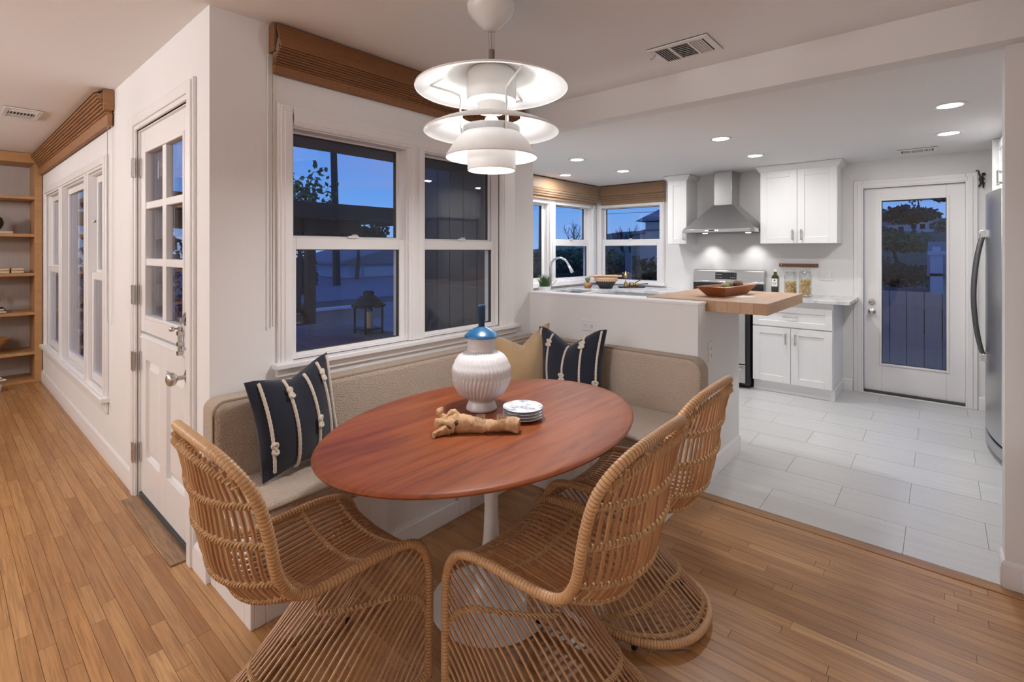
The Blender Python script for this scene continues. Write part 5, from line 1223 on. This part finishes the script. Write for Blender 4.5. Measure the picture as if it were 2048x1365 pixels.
for k, (x, y, h, r) in enumerate(((-16, 7.9, 1.2, .5), (-11.4, 2.4, 2.1, 1.4), (-13.0, 5.6, 2.2, 1.1))):
    mb = leafy(MB(), (x, y, h*.4), (r, r, h*.5), 900, .09, rg); o = mb.build('garden_shrub', M['foliage_dark'], smooth=False, recalc=False); tag(o, ('small round dark shrub by the street', 'tall dark shrub left behind the low patio wall', 'dark shrub right beyond the low patio wall')[k], 'shrub'); o['kind'] = 'thing'
rg = random.Random(4)
for k, (x, y, h, r) in enumerate(((-22, 11.0, 3.0, 1.5), (-23.5, 14.6, 3.0, 1.5), (-33, 27.5, 4.2, 2.2), (-20, 7.6, 2.5, 1.4))):
    tree('tree', ('bushy dark tree behind the trunk of the palm', 'dark tree beside the blue house gable', 'tall dark tree behind the blue house', 'dark round tree at the left end of the street')[k], x, y, -.15, h, r, 1500, .16, M['foliage_dark'], rg)
o = tree('tree', 'small leafy tree rising over the pergola beam', -10.2, 4.95, -.15, 3.3, .7, 520, .075, M['foliage_mid'], rg, .06)
pm_t = thing('palm_tree', 'tall bare palm trunk rising above the pergola into the sky', 'tree', (-20, 11.4, -.15))
MB().tube([(-20, 11.44 - .010*k*(1 + .02*k), -.15 + .5*k) for k in range(20)], [.17 - .0025*k for k in range(20)], 10).build('trunk', M['bark'], pm_t)
mb = MB()
for k in range(14):
    a = 2*PI*k/14; c_ = Vector((-20, 11.2, 9.35)); d = Vector((math.cos(a), math.sin(a), 0)); t_ = Vector((-d.y, d.x, 0))
    P_ = [c_ + d*(1.6*s) + Vector((0,0, .7*s - 1.3*s*s)) for s in (0,.25,.5,.75,1)]
    for p, q in zip(P_, P_[1:]): mb.add([p, p + t_*.22 - Vector((0,0,.12)), q + t_*.16 - Vector((0,0,.12)), q], [(0,1,2,3)]).add([p, p - t_*.22 - Vector((0,0,.12)), q - t_*.16 - Vector((0,0,.12)), q], [(0,1,2,3)])
tag(mb.build('fronds', M['foliage_dark'], pm_t, smooth=False, recalc=False), kind='stuff')
# beyond the sink window
up = thing('utility_pole', 'dark wooden utility pole seen through the left sink window pane', 'pole', (-20, 26.1, -.15))
MB().tube([(-20, 26.1, -.15), (-20, 26.1, 9)], [.16, .12], 10).build('pole', M['bark'], up); MB().box(-20.9, -19.1, 26.0, 26.2, 7.6, 7.75).build('crossarm', M['bark'], up)
MB().tube([(-20, 26.1, 6.2), (-22, 24.3, 5.9), (-24, 22.5, 5.8)], .03, 5).build('wire', M['iron'], up)
bare('bare_tree', 'bare branched tree over the far field in the sink window', -14.5, 21.5, -.2, 3.6, rg); bare('bare_tree', 'thin bare tree low in the sink window behind the faucet', -9.2, 12.2, -.2, 2.1, rg); bare('bare_tree', 'thin dark bare tree in the back wall window left of the stucco house', -13.3, 25.5, -.5, 4.2, rg)
rg = random.Random(9)
hd2 = leafy(MB(), (-6.6, 10.2, .35), (1.9, 1.2, .75), 3600, .085, rg); leafy(hd2, (-7.6, 9.8, .2), (1.3, .8, .6), 1800, .08, rg); leafy(hd2, (-5.2, 10.6, .35), (1.6, 1.0, .85), 2600, .085, rg)
o = hd2.build('hedge', M['foliage_dark'], smooth=False, recalc=False); tag(o, 'dense dark hedge filling the lower half of the back wall window', 'hedge'); o['kind'] = 'thing'
hd3 = leafy(MB(), (-10.2, 15.5, .5), (3.2, 1.6, 1.0), 3000, .13, rg); o = hd3.build('hedge', M['foliage_mid'], smooth=False, recalc=False); tag(o, 'lighter mid-distance hedge at the foot of the stucco house', 'hedge'); o['kind'] = 'thing'
o = MB().box(-4.78, -4.68, 9.0, 9.1, -.16, 1.33).build('fence_post', M['conc'], bevel=.004); tag(o, 'pale square post standing against the dark hedge', 'post')
sh = thing('house', 'pink stucco two-level house with flared eaves beyond the hedge', 'house', (-8, 23, -.2))
MB().box(-9.75, -4, 20.2, 27, -.2, 2.62).build('wall', M['stucco'], sh, smooth=False); MB().box(-10.15, -9.0, 20.5, 27, -.2, 2.15).build('wall', M['stucco'], sh, smooth=False)
MB().add([(-10.15,20.0,2.66),(-3.4,20.0,2.66),(-3.4,27.6,2.66),(-10.15,27.6,2.66),(-8.2,21.0,3.75),(-4.6,21.0,3.75),(-4.6,26,3.75),(-8.2,26,3.75)],[(0,3,2,1),(4,5,6,7),(0,1,5,4),(1,2,6,5),(2,3,7,6),(3,0,4,7)]).build('roof', M['roofing'], sh, smooth=False)
MB().prism([(-10.7, 2.10), (-9.7, 2.16), (-9.7, 2.36)], 'y', 20.4, 27.2).build('lower_eave', M['roofing'], sh, smooth=False)
MB().box(-9.75, -8.0, 20.17, 20.2, 2.22, 2.30).build('trim_band', M['roofing'], sh, smooth=False)
# beyond the glass door: board fence, chimney house, hillside
fe = thing('board_fence', 'grey vertical board fence right outside the kitchen glass door', 'fence', (-.3, 7.4, -.1))
for k in range(24): MB().box(-2.2 + .158*k + .004, -2.2 + .158*k + .154, 7.40, 7.425, -.12, .895).build('board', M['fence'], fe, smooth=False)
MB().box(-2.2, 1.6, 7.43, 7.47, .2, .29).build('rail', M['siding'], fe); MB().box(-2.2, 1.6, 7.43, 7.47, .70, .79).build('rail', M['siding'], fe)
tag(MB().box(-2.2, 1.6, 6.0, 7.4, -.2, -.02).build('path', M['conc'], smooth=False), kind='structure')
rg = random.Random(31)
for k, (x, y, z, r, mtl) in enumerate(((-.62, 8.6, .72, .38, 'foliage_mid'), (-.02, 8.9, .66, .3, 'foliage_dark'), (.62, 8.5, .65, .36, 'foliage_dark'), (-1.6, 9.0, .65, .5, 'foliage_dark'))):
    mb = leafy(MB(), (x, y, z - .25), (r, r*.7, r*.8), 700, .045, rg); o = mb.build('garden_shrub', M[mtl], smooth=False, recalc=False); o['kind'] = 'thing'
    tag(o, ('lighter shrub above the grey fence at the glass door, left of centre', 'dark shrub above the middle of the grey fence', 'dark shrub above the right end of the grey fence', 'wide dark shrub above the left end of the grey fence')[k], 'shrub')
ch = thing('house', 'white chimney house with a grey roof just beyond the fence', 'house', (.6, 24.5, -1.5))
MB().box(-.30, .05, 23.6, 24.1, -1.5, 1.22).build('chimney', M['white_ext'], ch, smooth=False); MB().box(-.37, .12, 23.55, 24.15, 1.22, 1.36).build('chimney_cap', M['white_ext'], ch); MB().box(-.24, -.01, 23.65, 24.05, 1.36, 1.52).build('chimney_pot', M['white_ext'], ch)
MB().box(-.2, 5, 24.0, 29, -1.5, .6).build('wall', M['white_ext'], ch, smooth=False)
MB().prism([(23.6, .45), (29.4, .45), (29.4, .55), (26.5, 1.75), (23.6, .55)], 'x', -.4, 5.4).build('roof', M['roofing'], ch, smooth=False)
def hillz(x, y): return -3.0 + max(0, (y - 26)) * .098 + .9*math.sin(x*.11) + .6*math.sin(y*.09 + x*.05)
hb = MB().grid(26, 26, lambda u_, v_: (lambda x, y: (x, y, hillz(x, y)))(-70 + 120*u_, 26 + 104*v_)); o = hb.build('hill', mat('hill_scrub', (.12,.155,.09), .95, var=(.25,(.20,.22,.14),.6)), recalc=False); tag(o, kind='structure')
rg = random.Random(77); HP = []
for k, (x, y, w_) in enumerate(((-8.2,108,5),(-2.2,112,4.5),(-11.5,100,5),(4.2,108,4),(-5.8,96,4.2),(-13.5,112,4.5),(3.6,116,4),(-1.0,98,3.6),(-9.5,84,3.2),(-19,96,4))):
    z = hillz(x, y); o = thing('hillside_house', ('largest pale house high on the hill', 'pale flat-roofed house on the hill below the big trees', 'long white house at the left of the hillside', 'small white house at the right of the hill', 'white terrace house in the middle of the hillside', 'white house at the upper left of the hill', 'white house at the top right of the hill', 'low white house in the centre below the terrace', 'pale bungalow lowest on the hillside', 'pale house at the far left of the hill')[k], 'house', (x, y, z))
    MB().box(x - w_/2, x + w_/2, y - 2, y + 2, z - 1, z + 1.5).build('wall', M['white_ext'], o, smooth=False); MB().prism([(x - w_/2 - .3, z + 1.45), (x + w_/2 + .3, z + 1.45), (x, z + 2.3)], 'y', y - 2.3, y + 2.3).build('roof', M['roofing'], o, smooth=False)
    for q_ in range(3): MB().box(x - w_/2 + w_*(.12 + .3*q_), x - w_/2 + w_*(.28 + .3*q_), y - 2.05, y - 1.98, z + .3, z + 1.1).build('window', M['outer_black'] if q_ != k % 3 else M['lit'] if 'lit' in M else M['outer_black'], o, smooth=False)
tree('tree', 'huge dark spreading tree on the hilltop at the left of the glass door', -10.3, 116, hillz(-10.3, 116), 9.5, 5.6, 2600, .5, M['foliage_dark'], rg, .4)
tree('tree', 'dark tree on the hilltop at the right of the glass door', 2.6, 122, hillz(2.6, 122), 7.5, 4.0, 1800, .45, M['foliage_dark'], rg, .35)
tree('tree', 'thin-crowned tall tree on the skyline between the two dark ones', -3.3, 124, hillz(-3.3, 124), 8.5, 2.0, 300, .4, M['foliage_mid'], rg, .2)
for k, (x, y, h, r) in enumerate(((-2.9, 52, 4.5, 2.6), (-6.5, 58, 5, 3.6), (2.4, 62, 4.5, 2.8), (-4.2, 40, 3.6, 2.4), (-11.5, 70, 6, 3.2), (-2.6, 76, 5, 2.8), (4.5, 80, 5, 2.8), (-7, 88, 4.5, 2.8), (-1.6, 33, 3.4, 1.6), (-3.4, 30, 2.6, 1.5))):
    tree('tree', ('green tree halfway up the hill right of centre', 'green tree halfway up the hill left of centre', 'green tree on the hill at the right edge of the door glass', 'dark tree low on the hill left of the chimney', 'broad tree at the left of the upper hill', 'broad tree in the middle of the upper hill', 'broad tree at the right of the upper hill', 'round tree between the upper hillside houses', 'dark tree right behind the fence shrubs', 'small dark tree left behind the fence shrubs')[k], x, y, hillz(x, y) - .3, h, r, 1100, .3 if y > 45 else .14, M['foliage_mid' if k % 2 == 0 and y > 45 else 'foliage_dark'], rg, .2)
pw = thing('utility_pole', 'thin pale utility pole on the green hillside', 'pole', (.5, 50, hillz(.5, 50))); MB().tube([(.5, 50, hillz(.5, 50)), (.5, 50, 6)], .07, 6).build('pole', M['conc'], pw)
MB().tube([(-30, 50, 5.6), (.5, 50, 5.3), (25, 50, 5.9)], .03, 4).build('wire', M['iron'], pw)
